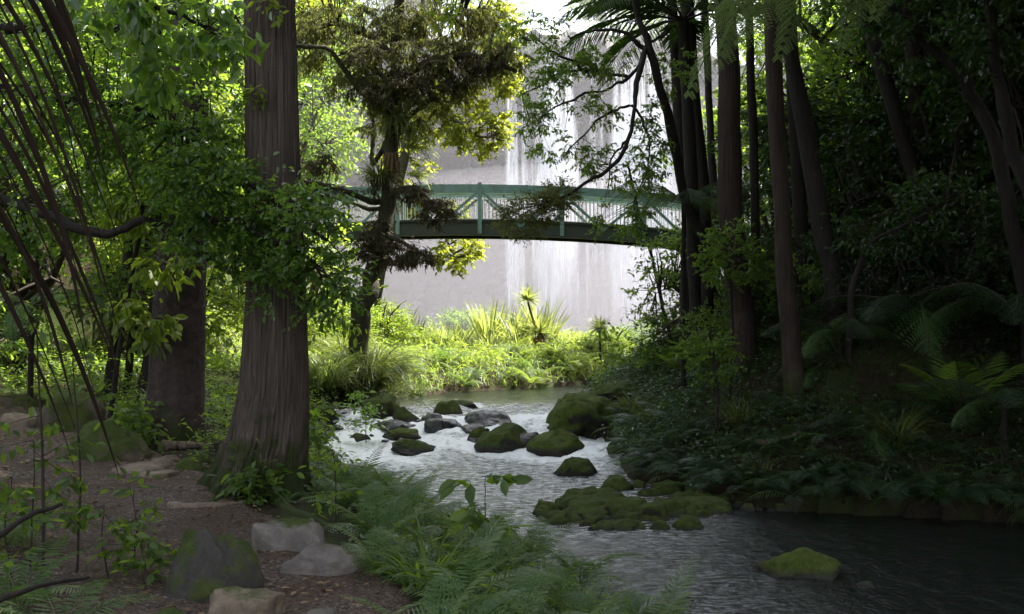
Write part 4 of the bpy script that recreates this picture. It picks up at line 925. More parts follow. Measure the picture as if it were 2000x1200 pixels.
root = empty("tree_fern", tuple(b), "large pale tree fern with long lacy fronds hanging in from the upper right", "tree fern")
mb = MB(); limb(mb, [b-[0, 0, .2], b+[0, .2, 1.5], hub+[.5, -.2, -1], hub], .09, .07, 10, 24, .01, 3); link("trunk", mb.mesh("trunk", M['bark_dark'], b), root)
for k, T in enumerate([P(1385, 195, 6.6), P(1425, 130, 6.3), P(1480, 90, 6.9), P(1560, 120, 7.1), P(1650, 90, 6.7), P(1395, 20, 6.0), P(1740, 40, 6.6), hub+[1.6, 1.2, -.6], hub+[1.8, -1, -.5], hub+[.3, -2, -.5], hub+[-1.2, -1.6, -.4]]):
    me = FR['top'][k % 2]; ch = chord(me); v = T-hub; o = link("frond", me, root, tuple(hub-b))
    sc_ = np.linalg.norm(v)/np.linalg.norm(ch); o.scale = (sc_,)*3
    o.rotation_euler = (math.asin(v[2]/np.linalg.norm(v))-math.asin(ch[2]/np.linalg.norm(ch)), random.uniform(-.15, .15), math.atan2(-v[0], v[1]))
x, d = (1335-1000)*20/F, 20.0
tree_fern("dark tree fern whose drooping fronds cover the end of the bridge", np.array([x, d, Hs(x, d)]), P(1335, 395, d)[2]-Hs(x, d), 'tdark', 12, 1.0, trunk_r=.05)
for px, py, d, sc, n, lab in [(1790, 610, 16.2, 1.25, 11, "tree fern with grey-green fronds spread over the slope before the tilting trunk"), (2000, 600, 15.4, 1.1, 10, "dim tree fern with flat fronds at the edge of the slope"), (1640, 690, 16.2, .75, 8, "smaller dark tree fern behind the grey-green fronds"), (1960, 790, 14.0, .8, 9, "low dark tree fern over the waterline at the slope's end"), (60, 600, 15, .9, 9, "dim tree fern with drooping fronds behind the boulders left of the path"), (1480, 380, 23, .9, 9, "far tree fern glimpsed behind the stout reddish trunk")]:
    x = (px-1000)*d/F; z0 = Hs(x, d) if not H(x, d)[1][0] else -.9; tree_fern(lab, np.array([x, d, z0]), max(.3, P(px, py, d)[2]-z0), 'tdark', n, sc, trunk_r=.045)
# palms
def palm(label, base, h, kind, n, sc, r=.1, lean=(0, 0), az=None, tilt=0):
    root = empty("palm", tuple(base), label, "palm")
    if h > 0:
        mb = MB(); limb(mb, [[0, 0, -.2], [lean[0]*.4, lean[1]*.4, h*.5], [lean[0], lean[1], h]], r, r*.9, 10, 30, .01, 9); link("trunk", mb.mesh("trunk", M['bark_dark']), root)
    for k in range(n):
        a = (k*2*math.pi/n+random.uniform(-.2, .2)) if az is None else az[k]
        o = link("frond", FR[kind][k % 2], root, (lean[0], lean[1], max(h, 0))); s = sc*random.uniform(.9, 1.1); o.scale = (s,)*3; o.rotation_mode = 'XYZ'
        o.rotation_euler = (tilt+random.uniform(-.15, .15), random.uniform(-.2, .2), a)
    return root
x, d = (1362-1000)*21/F, 21.0
palm("tall palm with dark feathery fronds spreading at the top before the falls", np.array([x, d, Hs(x, d)]), P(1340, 42, d)[2]-Hs(x, d), 'palm', 13, 1.3, .12, ((1335-1362)*d/F, 0), [math.radians(v) for v in (70, 85, 98, 112, 130, 55, 30, 150, 190, 230, 270, 310, 350)], -.32)
for px, py, sc, lab in [(1395, 745, 1.05, "young palm with upright narrow fronds at the feet of the twin trunks"), (1330, 735, .7, "small young palm at the stream side of the twin trunks")]:
    palm(lab, hit(px, py), 0, 'young', 11, sc)
b = hit(1880, 850); palm("young palm with arched dim fronds on the dark slope", b+[0, 0, .2], 0, 'young', 9, 1.1)

# dead palm frond hanging top left
def dead_frond():
    base = P(-70, -260, 3.7)
    root = empty("dead_palm_frond", tuple(base), "dead brown palm frond with long drooping leaflets hanging in front of the leaves", "palm frond")
    rach = smooth_path([P(-150, -520, 3.8), P(-120, -300, 3.7), P(-110, -80, 3.6), P(-120, 150, 3.55), P(-150, 420, 3.5)], 50)
    link("stalk", MB().tube(rach, np.linspace(.022, .008, 50), 7).mesh("stalk", M['wood_dead'], base), root)
    mb = MB(); r = np.random.default_rng(9)
    N = 22
    for k in range(N):
        t = .12+.86*k/N; p0 = rach[int(t*49)]; ln = 1.35*(1-.4*abs(t-.35))*r.uniform(.8, 1.1); e0 = r.uniform(-.95, -.8); e1 = r.uniform(-1.4, -1.25)
        s = np.linspace(0, 1, 16); el = e0+(e1-e0)*s**.8; dy = r.uniform(-.25, .25)
        ds = ln/15; x = p0[0]+np.cumsum(np.cos(el))*ds; z = p0[2]+np.cumsum(np.sin(el))*ds; y = p0[1]+dy*s*ln*.5+.02*np.sin(s*5+k)
        w = .024*(1-s**3)*r.uniform(.7, 1.2)+.002; a = r.uniform(0, 6)+s*1.5
        nx, ny = np.cos(a)*.6+.4, np.sin(a)*.5
        pc_ = np.stack([x, y, z], -1); off = np.stack([nx*w/2, ny*w/2, w*.4*np.abs(np.sin(el))*0+w*.25], -1)
        mid = pc_+np.stack([0*w, -.35*w, -.2*w], -1)
        mb.grid(np.stack([pc_-off, mid, pc_+off], 1))
    link("leaflets", mb.mesh("leaflets", M['dead_blade'], base), root)
dead_frond()
b = np.array([-3.1, 4.0, Hs(-3.1, 4.0)])
root = empty("palm", tuple(b), "palm trunk that holds the dead brown hanging frond", "palm")
mb = MB(); limb(mb, [[0, 0, -.2], [.3, 0, 2], [1.0, -.15, 3.6]], .1, .08, 10, 24, .01, 3); link("trunk", mb.mesh("trunk", M['bark_dark']), root)

# ------------------------------------------------------------------ blades: tussocks, flax, cabbage trees
def blades(mb, n, L, w, e0, bend, seed=0, r0=.08, mi=0, seg=6, origin=(0, 0, 0), azr=(0, 6.2832), up=0, tip=.15, fold=.25):
    r = np.random.default_rng(seed); az = r.uniform(*azr, n); el = np.radians(r.uniform(*e0, n)); bd = np.radians(r.uniform(*bend, n)); ln = L*r.uniform(.55, 1.1, n)
    s = np.linspace(0, 1, seg+1); e = el[:, None]-bd[:, None]*s[None]**1.4
    ds = (ln/seg)[:, None]; h = np.concatenate([np.zeros((n, 1)), np.cumsum(np.cos(e[:, :-1])*ds, 1)], 1); z = np.concatenate([np.zeros((n, 1)), np.cumsum(np.sin(e[:, :-1])*ds, 1)], 1)
    ro = r0*np.sqrt(r.uniform(0, 1, n)); az2 = az+r.normal(0, .4, n)
    x = (ro*np.cos(az2))[:, None]+h*np.cos(az)[:, None]; y = (ro*np.sin(az2))[:, None]+h*np.sin(az)[:, None]
    ww = w*r.uniform(.7, 1.2, (n, 1))*np.sin(np.pi*np.clip(.28+s*.72, 0, 1))[None]**.8+w*.02
    tw = r.normal(0, .5, n); sx = -np.sin(az+tw)[:, None]*ww/2; sy = np.cos(az+tw)[:, None]*ww/2
    c = np.stack([x, y, z], -1)+np.asarray(origin); o_ = np.stack([sx, sy, 0*sx], -1)
    V = np.stack([c-o_+[0, 0, 1]*(ww*fold)[..., None], c, c+o_+[0, 0, 1]*(ww*fold)[..., None]], 2)   # n, seg+1, 3, 3
    I = np.arange(n*(seg+1)*3).reshape(n, seg+1, 3)
    q_ = np.concatenate([np.stack([I[:, :-1, k], I[:, :-1, k+1], I[:, 1:, k+1], I[:, 1:, k]], -1).reshape(-1, 4) for k in (0, 1)])
    mb.add(V.reshape(-1, 3), q_, mi); return mb
def tuft(name, label, cat, loc, specs, mats, group=None, part="leaves"):
    root = empty(name, tuple(loc), label, cat, group); mb = MB()
    for s in specs: blades(mb, **s)
    link(part, mb.mesh(part, mats), root); return root
def on(px, py): c = hit(px, py); return c
# drooping sedges
for k, (px, py, n, L, lab) in enumerate([(715, 778, 800, 1.75, "large drooping grey-green sedge clump over the far stream edge"), (640, 770, 460, 1.3, "bright arching sedge clump right behind the big trunk"), (670, 722, 400, 1.4, "sedge clump at the foot of the lichen-draped tree"), (770, 730, 200, .9, "sedge clump between the large drooping one and the grassy bank")]):
    c = on(px, py); c[2] += .15
    tuft("sedge_clump", lab, "sedge", c, [dict(n=n, L=L, w=.024, e0=(50, 88), bend=(90, 170), seed=800+k, r0=.3, seg=8), dict(n=n//2, L=L*.8, w=.016, e0=(20, 60), bend=(60, 120), seed=810+k, r0=.3, seg=8)], [M['sedge'] if k in (0, 2) else M['grass_lit']])
for k, (px, py, n, L, lab) in enumerate([(1235, 812, 170, .6, "grassy tuft on top of the right bank beside the mossy mound"), (1445, 835, 130, .55, "pale grass tuft under the brown trunk's foot"), (1755, 880, 140, .75, "dim long-bladed tuft on the dark slope"), (1490, 930, 60, .4, "small tuft above the far waterline"), (835, 1160, 90, .42, "bright green grass tuft growing at the gravel path's edge"), (420, 725, 160, .6, "sunlit grass tuft seen between the two big trunks"), (1275, 830, 120, .5, "second smaller tuft on the right bank near the mossy mound"), (235, 700, 200, .7, "soft grass tuft behind the round mossy boulder")]):
    c = on(px, py)
    tuft("grass_tuft", lab, "grass tuft", c, [dict(n=n, L=L, w=.014 if k != 4 else .02, e0=(45, 88), bend=(40, 130), seed=830+k, r0=.12, seg=7)], [M['sedge'] if k not in (4, 5) else M['leaf_bright'] if k == 5 else M['leaf_mid']])
# flax clumps on the sunlit bank
for k, (px, py, d, n, L, lab) in enumerate([(780, 0, 38, 60, 1.5, "flax clump with pale bent blades left of the misty bush"), (805, 0, 35, 36, 1.2, "smaller flax clump just right of the pale bent one"), (955, 0, 38, 70, 1.55, "upright spiky flax clump, middle of the sunlit bank"), (985, 0, 40, 60, 1.6, "upright flax clump right beside the spiky middle one"), (1020, 0, 37, 40, 1.4, "flax clump behind the little leaning cabbage tree"), (1058, 0, 38, 60, 1.7, "tallest flax clump with one broken blade by the cabbage tree"), (885, 0, 37, 40, 1.1, "low flax clump under the misty bush"), (1035, 0, 41, 40, 1.5, "far flax clump between the tallest and the middle ones")]):
    x = (px-1000)*d/F; L *= 1.22; n = int(n*1.3); c = np.array([x, d, Hs(x, d)])
    tuft("flax_clump", lab, "flax", c, [dict(n=n, L=L, w=.075, e0=(62, 89), bend=(5, 35), seed=850+k, r0=.3, seg=6, fold=.35), dict(n=n//4, L=L*.9, w=.07, e0=(55, 80), bend=(60, 120), seed=870+k, r0=.25, seg=7)], [M['flax']])
# cabbage trees
def cabbage(label, base, h, lean, L, skirt, seed):
    root = empty("cabbage_tree", tuple(base), label, "cabbage tree")
    mb = MB(); limb(mb, [[0, 0, -.1], [lean*.3, 0, h*.5], [lean, 0, h]], .045, .03, 7, 16, .01, seed); link("trunk", mb.mesh("trunk", M['bark_brown']), root)
    mb = MB(); blades(mb, 130, L, .035, (-25, 88), (5, 45), seed, .03, 0, 5, (lean, 0, h)); link("leaves", mb.mesh("leaves", M['flax']), root)
    if skirt:
        mb = MB(); blades(mb, 110, .6, .03, (-86, -50), (0, 15), seed+1, .05, 0, 5, (skirt[0], 0, skirt[1])); link("dead_leaves", mb.mesh("dead_leaves", M['skirt']), root)
        mb = MB(); blades(mb, 90, .75, .035, (-10, 88), (10, 60), seed+2, .05, 0, 5, (skirt[0], 0, skirt[1])); link("leaves", mb.mesh("leaves", M['flax']), root)
d = 33.0; x = (1052-1000)*d/F
cabbage("small cabbage tree leaning left with a spiky head and brown skirt on the sunlit bank", np.array([x, d, Hs(x, d)]), 1.75, -.33, .55, (.03, .75), 880)
d = 33.0; x = (1173-1000)*d/F
cabbage("slim cabbage tree with narrow spiky head in front of the falls' foot", np.array([x, d, Hs(x, d)]), 1.35, -.03, .55, None, 883)
# epiphytes on the mossy tree
for k, (px, py, n, L, mat, lab, e0) in enumerate([(775, 235, 150, .75, 'sedge', "dark grassy epiphyte clump high in the lichen-draped tree's fork", (-40, 60)), (740, 345, 150, .6, 'sedge', "grassy epiphyte perched low on the lichen-draped trunk", (-30, 70)), (795, 290, 70, .75, 'flax', "pale shining epiphyte blades on the sunny side of the lichen-draped trunk", (-20, 60)), (765, 300, 100, .75, 'skirt', "brown dead leaf skirt hanging under the epiphyte on the lichen-draped trunk", (-88, -65)), (800, 345, 50, .6, 'flax', "lower spray of pale epiphyte blades just above the bridge rail", (-20, 40))]):
    c = P(px, py, dm-.28); tuft("epiphyte", lab, "epiphyte", c, [dict(n=n, L=L, w=.03, e0=e0, bend=(20, 110), seed=890+k, r0=.14, seg=6, azr=(0, 6.28) if k not in (2, 4) else (-1.2, .8))], [M[mat]])

# ------------------------------------------------------------------ ground cover (uncountable)
def cover(name, pts, L, w, mats, seed, e0=(35, 88), bend=(20, 100)):
    r = np.random.default_rng(seed); mb = MB(); n = len(pts)
    blades(mb, n, L, w, e0, bend, seed, 0, 0, 4)
    V = mb.v[0].reshape(n, -1, 3)+pts[:, None]; mb.v[0] = V.reshape(-1, 3)
    o = link(name, mb.mesh(name, mats)); tag(o, kind="stuff"); return o
def scatter(n, x0, x1, y0, y1, seed, cond):
    r = np.random.default_rng(seed); x = r.uniform(x0, x1, n); y = r.uniform(y0, y1, n); h, w = H(x, y); ok = ~w & cond(x, y, h)
    return np.stack([x, y, h], -1)[ok]
xlf = lambda y: np.interp(y, EL[:, 1], EL[:, 0]); xrf = lambda y: np.interp(y, ER[:, 1], ER[:, 0])
def onpath(x, y):
    dd = np.sqrt(((x[:, None]-pc[None, ::3, 0])**2+(y[:, None]-pc[None, ::3, 1])**2)).min(1); return dd < 1.05
pts = scatter(30000, -9, 9, 25, 52, 1, lambda x, y, h: (x < xlf(y)) & (x > -8)); cover("grass", pts, .6, .022, M['grass_lit'], 900)
pts = scatter(5000, -9, 9, 32, 44, 8, lambda x, y, h: (x < xlf(y)) & (x > -8) & (fbm(np.stack([x*.8, y*.8, x*0], -1), 2, 9) > -.05)); cover("tall_grass", pts, 1.05, .03, M['flax'], 909, (60, 89), (10, 80))
def leafcover(name, pts, L, mat, seed, hgt=.3, asp=.45, dens=5):
    r = np.random.default_rng(seed); n = len(pts); mb = MB(); k = dens
    pos = np.repeat(pts, k, 0)+r.normal(0, 1, (n*k, 3))*np.array([.12, .12, 0]); pos[:, 2] += hgt*r.uniform(.05, 1, n*k)
    Y = norm(r.normal(0, 1, pos.shape)*np.array([1, 1, .4])+[0, 0, -.1]); X, Z = perp_frames(Y, r, 1, .5); s = L*r.uniform(.5, 1.2, (len(pos), 1))
    mb.stamp(*LT['dia'], pos, X*s*asp, Y*s, Z*s*.5, 0)
    st = pts.copy(); T = np.array([[-.003, 0, 0], [.003, 0, 0], [0, .003, 0], [0, 0, hgt*.8]]); e = np.eye(3)
    mb.stamp(T, [[0, 1, 3], [1, 2, 3], [2, 0, 3]], st, np.repeat(e[:1], n, 0), np.repeat(e[1:2], n, 0)+0, np.repeat(e[2:], n, 0)+r.normal(0, .15, (n, 3)), 1)
    o = link(name, mb.mesh(name, [mat, M['twig']])); tag(o, kind="stuff"); return o
leafcover("undergrowth", scatter(9000, -9, 8, 25, 50, 2, lambda x, y, h: (x < xlf(y)) & (x > -8)), .12, M['leaf_bright'], 901, .55, .4, 6)
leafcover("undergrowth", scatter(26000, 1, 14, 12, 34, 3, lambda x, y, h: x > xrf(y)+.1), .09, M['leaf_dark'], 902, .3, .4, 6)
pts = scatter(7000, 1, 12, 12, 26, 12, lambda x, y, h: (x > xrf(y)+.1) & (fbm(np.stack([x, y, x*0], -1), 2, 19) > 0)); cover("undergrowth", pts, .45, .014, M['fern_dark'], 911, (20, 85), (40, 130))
leafcover("undergrowth", scatter(6000, -12, -2.5, 10, 26, 4, lambda x, y, h: (x < xlf(y)-.1) & ~onpath(x, y)), .09, M['leaf_mid'], 903, .4, .4, 6)
leafcover("undergrowth", scatter(3400, -3.2, 3, 4, 17, 5, lambda x, y, h: (x < xlf(y)) & ~onpath(x, y) & (x > np.interp(y, [4, 6, 7.5, 9, 10, 17], [-.3, -.3, -.9, -1.5, -2, -2.5]))), .07, M['leaf_mid'], 904, .22, .4, 6)
leafcover("undergrowth", scatter(5200, -7, -1.2, 2.5, 12, 6, lambda x, y, h: ~onpath(x, y) & (x < np.interp(y, pc[:, 1], pc[:, 0])-1.0)), .07, M['leaf_gloss'], 905, .3, .45, 5)
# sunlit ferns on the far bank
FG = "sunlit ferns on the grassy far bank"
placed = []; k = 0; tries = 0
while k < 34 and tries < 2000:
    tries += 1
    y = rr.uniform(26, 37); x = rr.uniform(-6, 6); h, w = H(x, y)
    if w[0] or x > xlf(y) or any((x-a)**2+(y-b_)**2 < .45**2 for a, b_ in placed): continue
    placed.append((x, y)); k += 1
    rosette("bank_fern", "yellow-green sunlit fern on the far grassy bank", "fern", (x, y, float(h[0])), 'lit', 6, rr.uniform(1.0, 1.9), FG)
BSH = [(-4.7, 32.5, .4), (-2.2, 33, .22), (.6, 35.5, .26), (2.6, 34.5, .2), (-5.8, 34, .5), (3.4, 38, .3), (-.6, 39, .25), (1.2, 31.6, .15), (-3.3, 28.6, .14), (4.6, 42, .34), (-4.9, 29.2, .42), (-3.9, 31.4, .42)]
for k, (x, y, sc) in enumerate(BSH):
    root = empty("low_bush", (x, y, Hs(x, y)), ["bright low bush among the grasses, left end of the sunlit bank", "bright low bush behind the ferns of the sunlit bank", "broad bright bush between the spiky flax and the falls", "small round bush by the leaning cabbage tree", "tall bright bush behind the lichen-draped tree's foot", "bright bush near the slim cabbage tree", "bush in front of the misty round one", "little bush at the waterline of the sunlit bank", "small bush above the drooping sedge clump", "bush at the right end of the sunlit bank, nearest the falls", "lime green bush glowing just right of the big reddish trunk", "lime green bush directly right of the lichen-draped tree's foot"][k], "bush")
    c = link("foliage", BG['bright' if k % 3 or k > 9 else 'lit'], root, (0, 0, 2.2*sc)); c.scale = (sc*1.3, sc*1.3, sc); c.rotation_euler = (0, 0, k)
# plants clinging to the cliff
r = np.random.default_rng(31); n = 150; a_ = r.integers(int(NC*.2), int(NC*.8), n); b_ = np.minimum(148, 78+(70*r.beta(1.6, 1.1, n)).astype(int)); ps = CG[a_, b_]
ps = np.repeat(ps, 44, 0)+r.normal(0, 1, (n*44, 3))*np.array([1.2, .3, .7])+[0, -.3, 0]; nn = len(ps)
pos = np.repeat(ps, 7, 0)+r.normal(0, .22, (nn*7, 3)); Y = norm(r.normal(0, 1, pos.shape)+[0, -.6, -.5]); X, Z = perp_frames(Y, r, 1, .6); sz = r.uniform(.15, .34, (len(pos), 1))
mb = MB(); mb.stamp(*LT['dia'], pos, X*sz*.5, Y*sz, Z*sz*.5, 0); o = link("cliff_plants", mb.mesh("cliff_plants", M['leaf_dark'])); tag(o, kind="stuff")
for k, (x, y, sc) in enumerate([(-2.3, 26.9, 1.1), (-1.2, 28.6, 1.3), (-.2, 29.6, 1.0), (.5, 30.4, 1.2), (-2.9, 28.2, 1.4), (-1.7, 29.6, 1.3), (.2, 31.2, 1.3), (1.5, 31.3, 1.0)]):
    if H(x, y)[1][0]: y += .8
    rosette("bank_fern", "mid-green fern at the water's edge of the sunlit far bank", "fern", (x, y, Hs(x, y)), 'fern' if k % 2 else 'sword', 7, sc, "green ferns along the sunlit bank's waterline")
# litter on the path
r = np.random.default_rng(77); x = r.uniform(-7, 0, 9000); y = r.uniform(3.5, 15, 9000); ok = onpath(x, y) | (r.random(9000) < .12); x, y = x[ok], y[ok]; h, w = H(x, y)
pts = np.stack([x, y, h+.05+.006*r.random(len(x))], -1)[~w]; n = len(pts); Y = norm(r.normal(0, 1, (n, 3))*[1, 1, .12]); X, Z = perp_frames(Y, r, 1, .2); s = .046*r.uniform(.35, 1.35, (n, 1))
mb = MB(); mb.stamp(*LT['oval'], pts, X*s*.45, Y*s, Z*s*.6, 0); o = link("leaf_litter", mb.mesh("leaf_litter", M['litter'])); tag(o, kind="stuff")

# ------------------------------------------------------------------ rocks
import bmesh
def ico(sub):
    bm = bmesh.new(); bmesh.ops.create_icosphere(bm, subdivisions=sub, radius=1.0)
    v = np.array([x.co[:] for x in bm.verts]); f = np.array([[q_.index for q_ in fa.verts] for fa in bm.faces]); bm.free(); return v, f
IC = {4: ico(4), 5: ico(5)}
def rock_mesh(wd, dp, ht, seed, mat, sub=4, facets=12, rough=.09, flat_top=0, lean=0, cut=.72, peak=0):
    r = np.random.default_rng(seed); v, f = IC[sub]; v = v.copy()
    for k in range(facets):
        n = norm(r.normal(0, 1, 3)+np.array([0, 0, .25])); hh = r.uniform(cut, .93); e = np.maximum(0, v@n-hh); v -= e[:, None]*n*.92
    if flat_top: v[:, 2] = np.where(v[:, 2] > flat_top, flat_top+(v[:, 2]-flat_top)*.25, v[:, 2])
    v = v*(1+rough*1.6*fbm(v*1.3+seed, 3, seed)[:, None]+rough*.5*fbm(v*5+seed, 4, seed+3)[:, None])
    v -= (v.max(0)+v.min(0))/2*[1, 1, 0]
    v[:, 2] = np.where(v[:, 2] > 0, v[:, 2]/v[:, 2].max(), v[:, 2]); v[:, :2] /= np.abs(v[:, :2]).max(0)
    bot = np.minimum(v[:, 2], 0); v[:, 2] = np.where(v[:, 2] < 0, v[:, 2]*.35, v[:, 2])
    v[:, 0] += lean*v[:, 2]; pk = 1-peak*np.clip(v[:, 2], 0, 1)**1.2; v[:, 0] = v[:, 0]*pk+.25*peak*np.clip(v[:, 2], 0, 1)*.5; v[:, 1] *= pk
    v = v*[wd/2, dp/2, ht]
    return MB().add(v, f).mesh("boulder", mat)
def rock(px0, px1, pt, pb, mat, lab, seed, sub=4, name="boulder", dpf=.8, sink=.05, group=None, **kw):
    c = hit((px0+px1)/2, pb); wd = (px1-px0)*c[1]/F; dp = wd*dpf
    y = c[1]+dp*.38; x = ((px0+px1)/2-1000)*y/F; z = Hs(x, y) if abs(Hs(x, y)-c[2]) < .35 else c[2]; z = min(z, c[2]+.1)
    wd *= y/c[1]; ht = EYE-(pt-HY)*(y-.05*dp)/F-z
    o = link(name, rock_mesh(wd, dp, max(ht, .05)+0, seed, M[mat], sub, **kw), None, (x, y, z-.01)); tag(o, lab, "boulder", group)
    o.rotation_euler = (0, 0, 0)
    return o
LEFT = [
 (313, 520, 1026, 1188, 'rock_dark', "big dark angular boulder with a peaked top, nearest on the path's right edge", 5, dict(cut=.58, facets=12, dpf=.75, peak=.3, flat_top=.82)),
 (487, 652, 1010, 1090, 'rock_grey', "flat-topped grey boulder behind the dark peaked one", 5, dict(flat_top=.5, cut=.7)),
 (550, 720, 1060, 1140, 'rock_grey', "smooth pale grey boulder beside the ferns, right of the flat-topped one", 5, dict(cut=.75, facets=8)),
 (400, 562, 1148, 1235, 'rock_tan', "tan mossy-sided boulder in front of the dark peaked one", 5, dict(flat_top=.55)),
 (300, 375, 1186, 1225, 'rock_brown', "small brown stone at the foot of the dark peaked boulder", 4, {}),
 (588, 660, 1183, 1225, 'rock_grey', "small grey stone lying on the gravel", 4, {}),
 (125, 298, 818, 908, 'rock_brown', "large rounded mossy brown boulder at the back edge of the path", 5, dict(cut=.78, facets=8, peak=.2)),
 (70, 205, 756, 850, 'rock_brown', "tall brown boulder behind the rounded mossy one", 5, dict(cut=.7)),
 (0, 78, 804, 842, 'rock_tan', "flat tan slab at the far end of the path", 4, dict(flat_top=.5)),
 (215, 325, 903, 932, 'rock_tan', "flat tan stone in front of the rounded mossy boulder", 4, dict(flat_top=.5)),
 (268, 352, 918, 942, 'rock_tan', "low tan stone nearest the big trunk's roots", 4, dict(flat_top=.5)),
 (340, 398, 892, 926, 'rock_brown', "small mossy stone between flat tan stones and the trunk", 4, {}),
 (288, 340, 890, 922, 'rock_tan', "pointed tan stone beside the rounded mossy boulder", 4, {}),
 (310, 352, 886, 908, 'rock_tan', "small tan stone behind the pointed one", 4, {}),
 (362, 418, 882, 908, 'rock_brown', "little mossy stone under the dark plated trunk", 4, {}),
 (392, 428, 856, 884, 'rock_brown', "mossy stone between the two big trunks", 4, {}),
 (20, 80, 772, 800, 'rock_brown', "dim brown stone beyond the flat slab", 4, {}),
]
for k, (a, b, t, bo, mt, lab, sub, kw) in enumerate(LEFT):
    rock(a, b, t, bo, mt, lab, 900+k*3, sub, **kw)
for k, (a, b, t, bo, mt, lab) in enumerate(STREAM):
    rock(a, b, t, bo, mt, lab, 1000+k*3, 5 if b-a > 80 else 4, dpf=.95 if k != 17 else 1.15, peak=.28 if k == 20 else .3 if k in (2, 14, 19, 16) else .1 if k != 17 else .0, facets=12, cut=.62, rough=.09 if k != 17 else .2, **(dict(flat_top=.6) if mt == 'rock_wet' or k == 17 else {}))
SW = "small wet stones scattered in the rapids"
r = np.random.default_rng(15)
for i in range(22):
    px, py = r.uniform(625, 1010), r.uniform(806, 872); c = hit(px, py); wd = r.uniform(.12, .34)
    o = link("boulder", rock_mesh(wd, wd*.8, wd*r.uniform(.2, .4), 1500+i, M['rock_wet' if i % 3 else 'rock_moss'], 4, 12, .1, 0, 0, .6), None, (c[0], c[1], c[2]-.02)); tag(o, "small wet dark stone poking through the white water of the rapids", "boulder", SW); o.rotation_euler = (0, 0, r.uniform(0, 6))
# mossy rock shelf at the right: many small stones
SH = "mossy stones of the shelf at the bend"
r = np.random.default_rng(5); k = 0
for i in range(60):
    px = r.uniform(1060, 1420); py = r.uniform(948, 1018)
    lo_, hi_ = np.interp(px, [1050, 1150, 1300, 1420], [985, 945, 925, 955]), np.interp(px, [1050, 1150, 1300, 1420], [1000, 1022, 1024, 990])
    py = lo_+(hi_-lo_)*r.random(); w = r.uniform(34, 78)
    c = P(px, py, 1.0); d = 2.5/((py-HY)/F); x = (px-1000)*d/F; wd = w*d/F
    o = link("boulder", rock_mesh(wd, wd*.9, wd*r.uniform(.28, .5), 1200+i, M['rock_moss'], 4, 12, .1, 0, 0, .58), None, (x, d, -1.05)); tag(o, "dark mossy stone in the low shelf of stones where the stream bends", "boulder", SH); o.rotation_euler = (0, 0, r.uniform(0, 6))
for i in range(16):
    px = r.uniform(1090, 1390); py = np.interp(px, [1050, 1150, 1300, 1420], [990, 985, 985, 970])+r.uniform(-16, 16); d = 2.55/((py-HY)/F); wd = r.uniform(.6, 1.0)
    o = link("boulder", rock_mesh(wd, wd*.8, r.uniform(.14, .24), 1260+i, M['rock_moss'], 4, 12, .14, .7, 0, .6), None, ((px-1000)*d/F, d, -1.03)); tag(o, "dark mossy stone in the low shelf of stones where the stream bends", "boulder", SH); o.rotation_euler = (0, 0, r.uniform(0, 6))
SH2 = "wet stones along the far waterline"
for i in range(9):
    px = 1390+i*23+r.uniform(-8, 8); y0 = np.interp(px, [1390, 1500, 1700, 2000], [975, 985, 1000, 1025])
    d = 2.55/((y0+r.uniform(-6, 8)-HY)/F); x = (px-1000)*d/F; wd = r.choice([.12, .16, .2, .26, .34])
    o = link("boulder", rock_mesh(wd, wd*.9, wd*r.uniform(.3, .6), 1300+i, M['rock_moss'], 4, 12, .1, 0, 0, .58), None, (x, d, -1.02)); tag(o, "dark mossy stone in the row along the shaded far waterline", "boulder", SH2); o.rotation_euler = (0, 0, r.uniform(0, 6))

# ------------------------------------------------------------------ seedlings at the left, twigs, logs
SD = [(85, 1120, 600, 6.2, 2, "tall thin seedling with sparse bright leaves left of the path"), (150, 1130, 700, 6.4, 1, "thin seedling with paired leaves right of the tall one"), (60, 1000, 860, 6.4, 0, "short seedling at the path's far left edge"), (260, 1110, 960, 6.6, 0, "low leafy seedling on the path's edge, left of the dark boulder"), (215, 1140, 980, 6.3, 0, "small seedling behind the low leafy one"), (285, 1170, 1060, 6.1, 0, "tiny seedling nearest the dark peaked boulder"), (20, 1130, 930, 6.0, 0, "dim seedling in the corner by the dark fern"), (270, 860, 800, 11.5, 0, "seedling standing over the rounded mossy boulder"), (500, 960, 925, 9.2, 0, "little broad-leaved seedling growing against the trunk's mossy foot"), (240, 880, 790, 13, 1, "dark leafy shrublet behind the rounded mossy boulder"), (715, 870, 770, 20, 1, "dark leafy shrublet overhanging the left rapids"), (655, 1080, 880, 8.6, 0, "thin upright seedling among the ferns by the trunk"), (935, 1150, 930, 8.0, 0, "seedling with two broad hanging leaves above the fern bank"), (600, 880, 800, 12, 1, "leafy shrublet at the right side of the big trunk's foot"), (1185, 760, 640, 24, 1, "thin-leaved shrublet on the right bank before the falls' foot")]
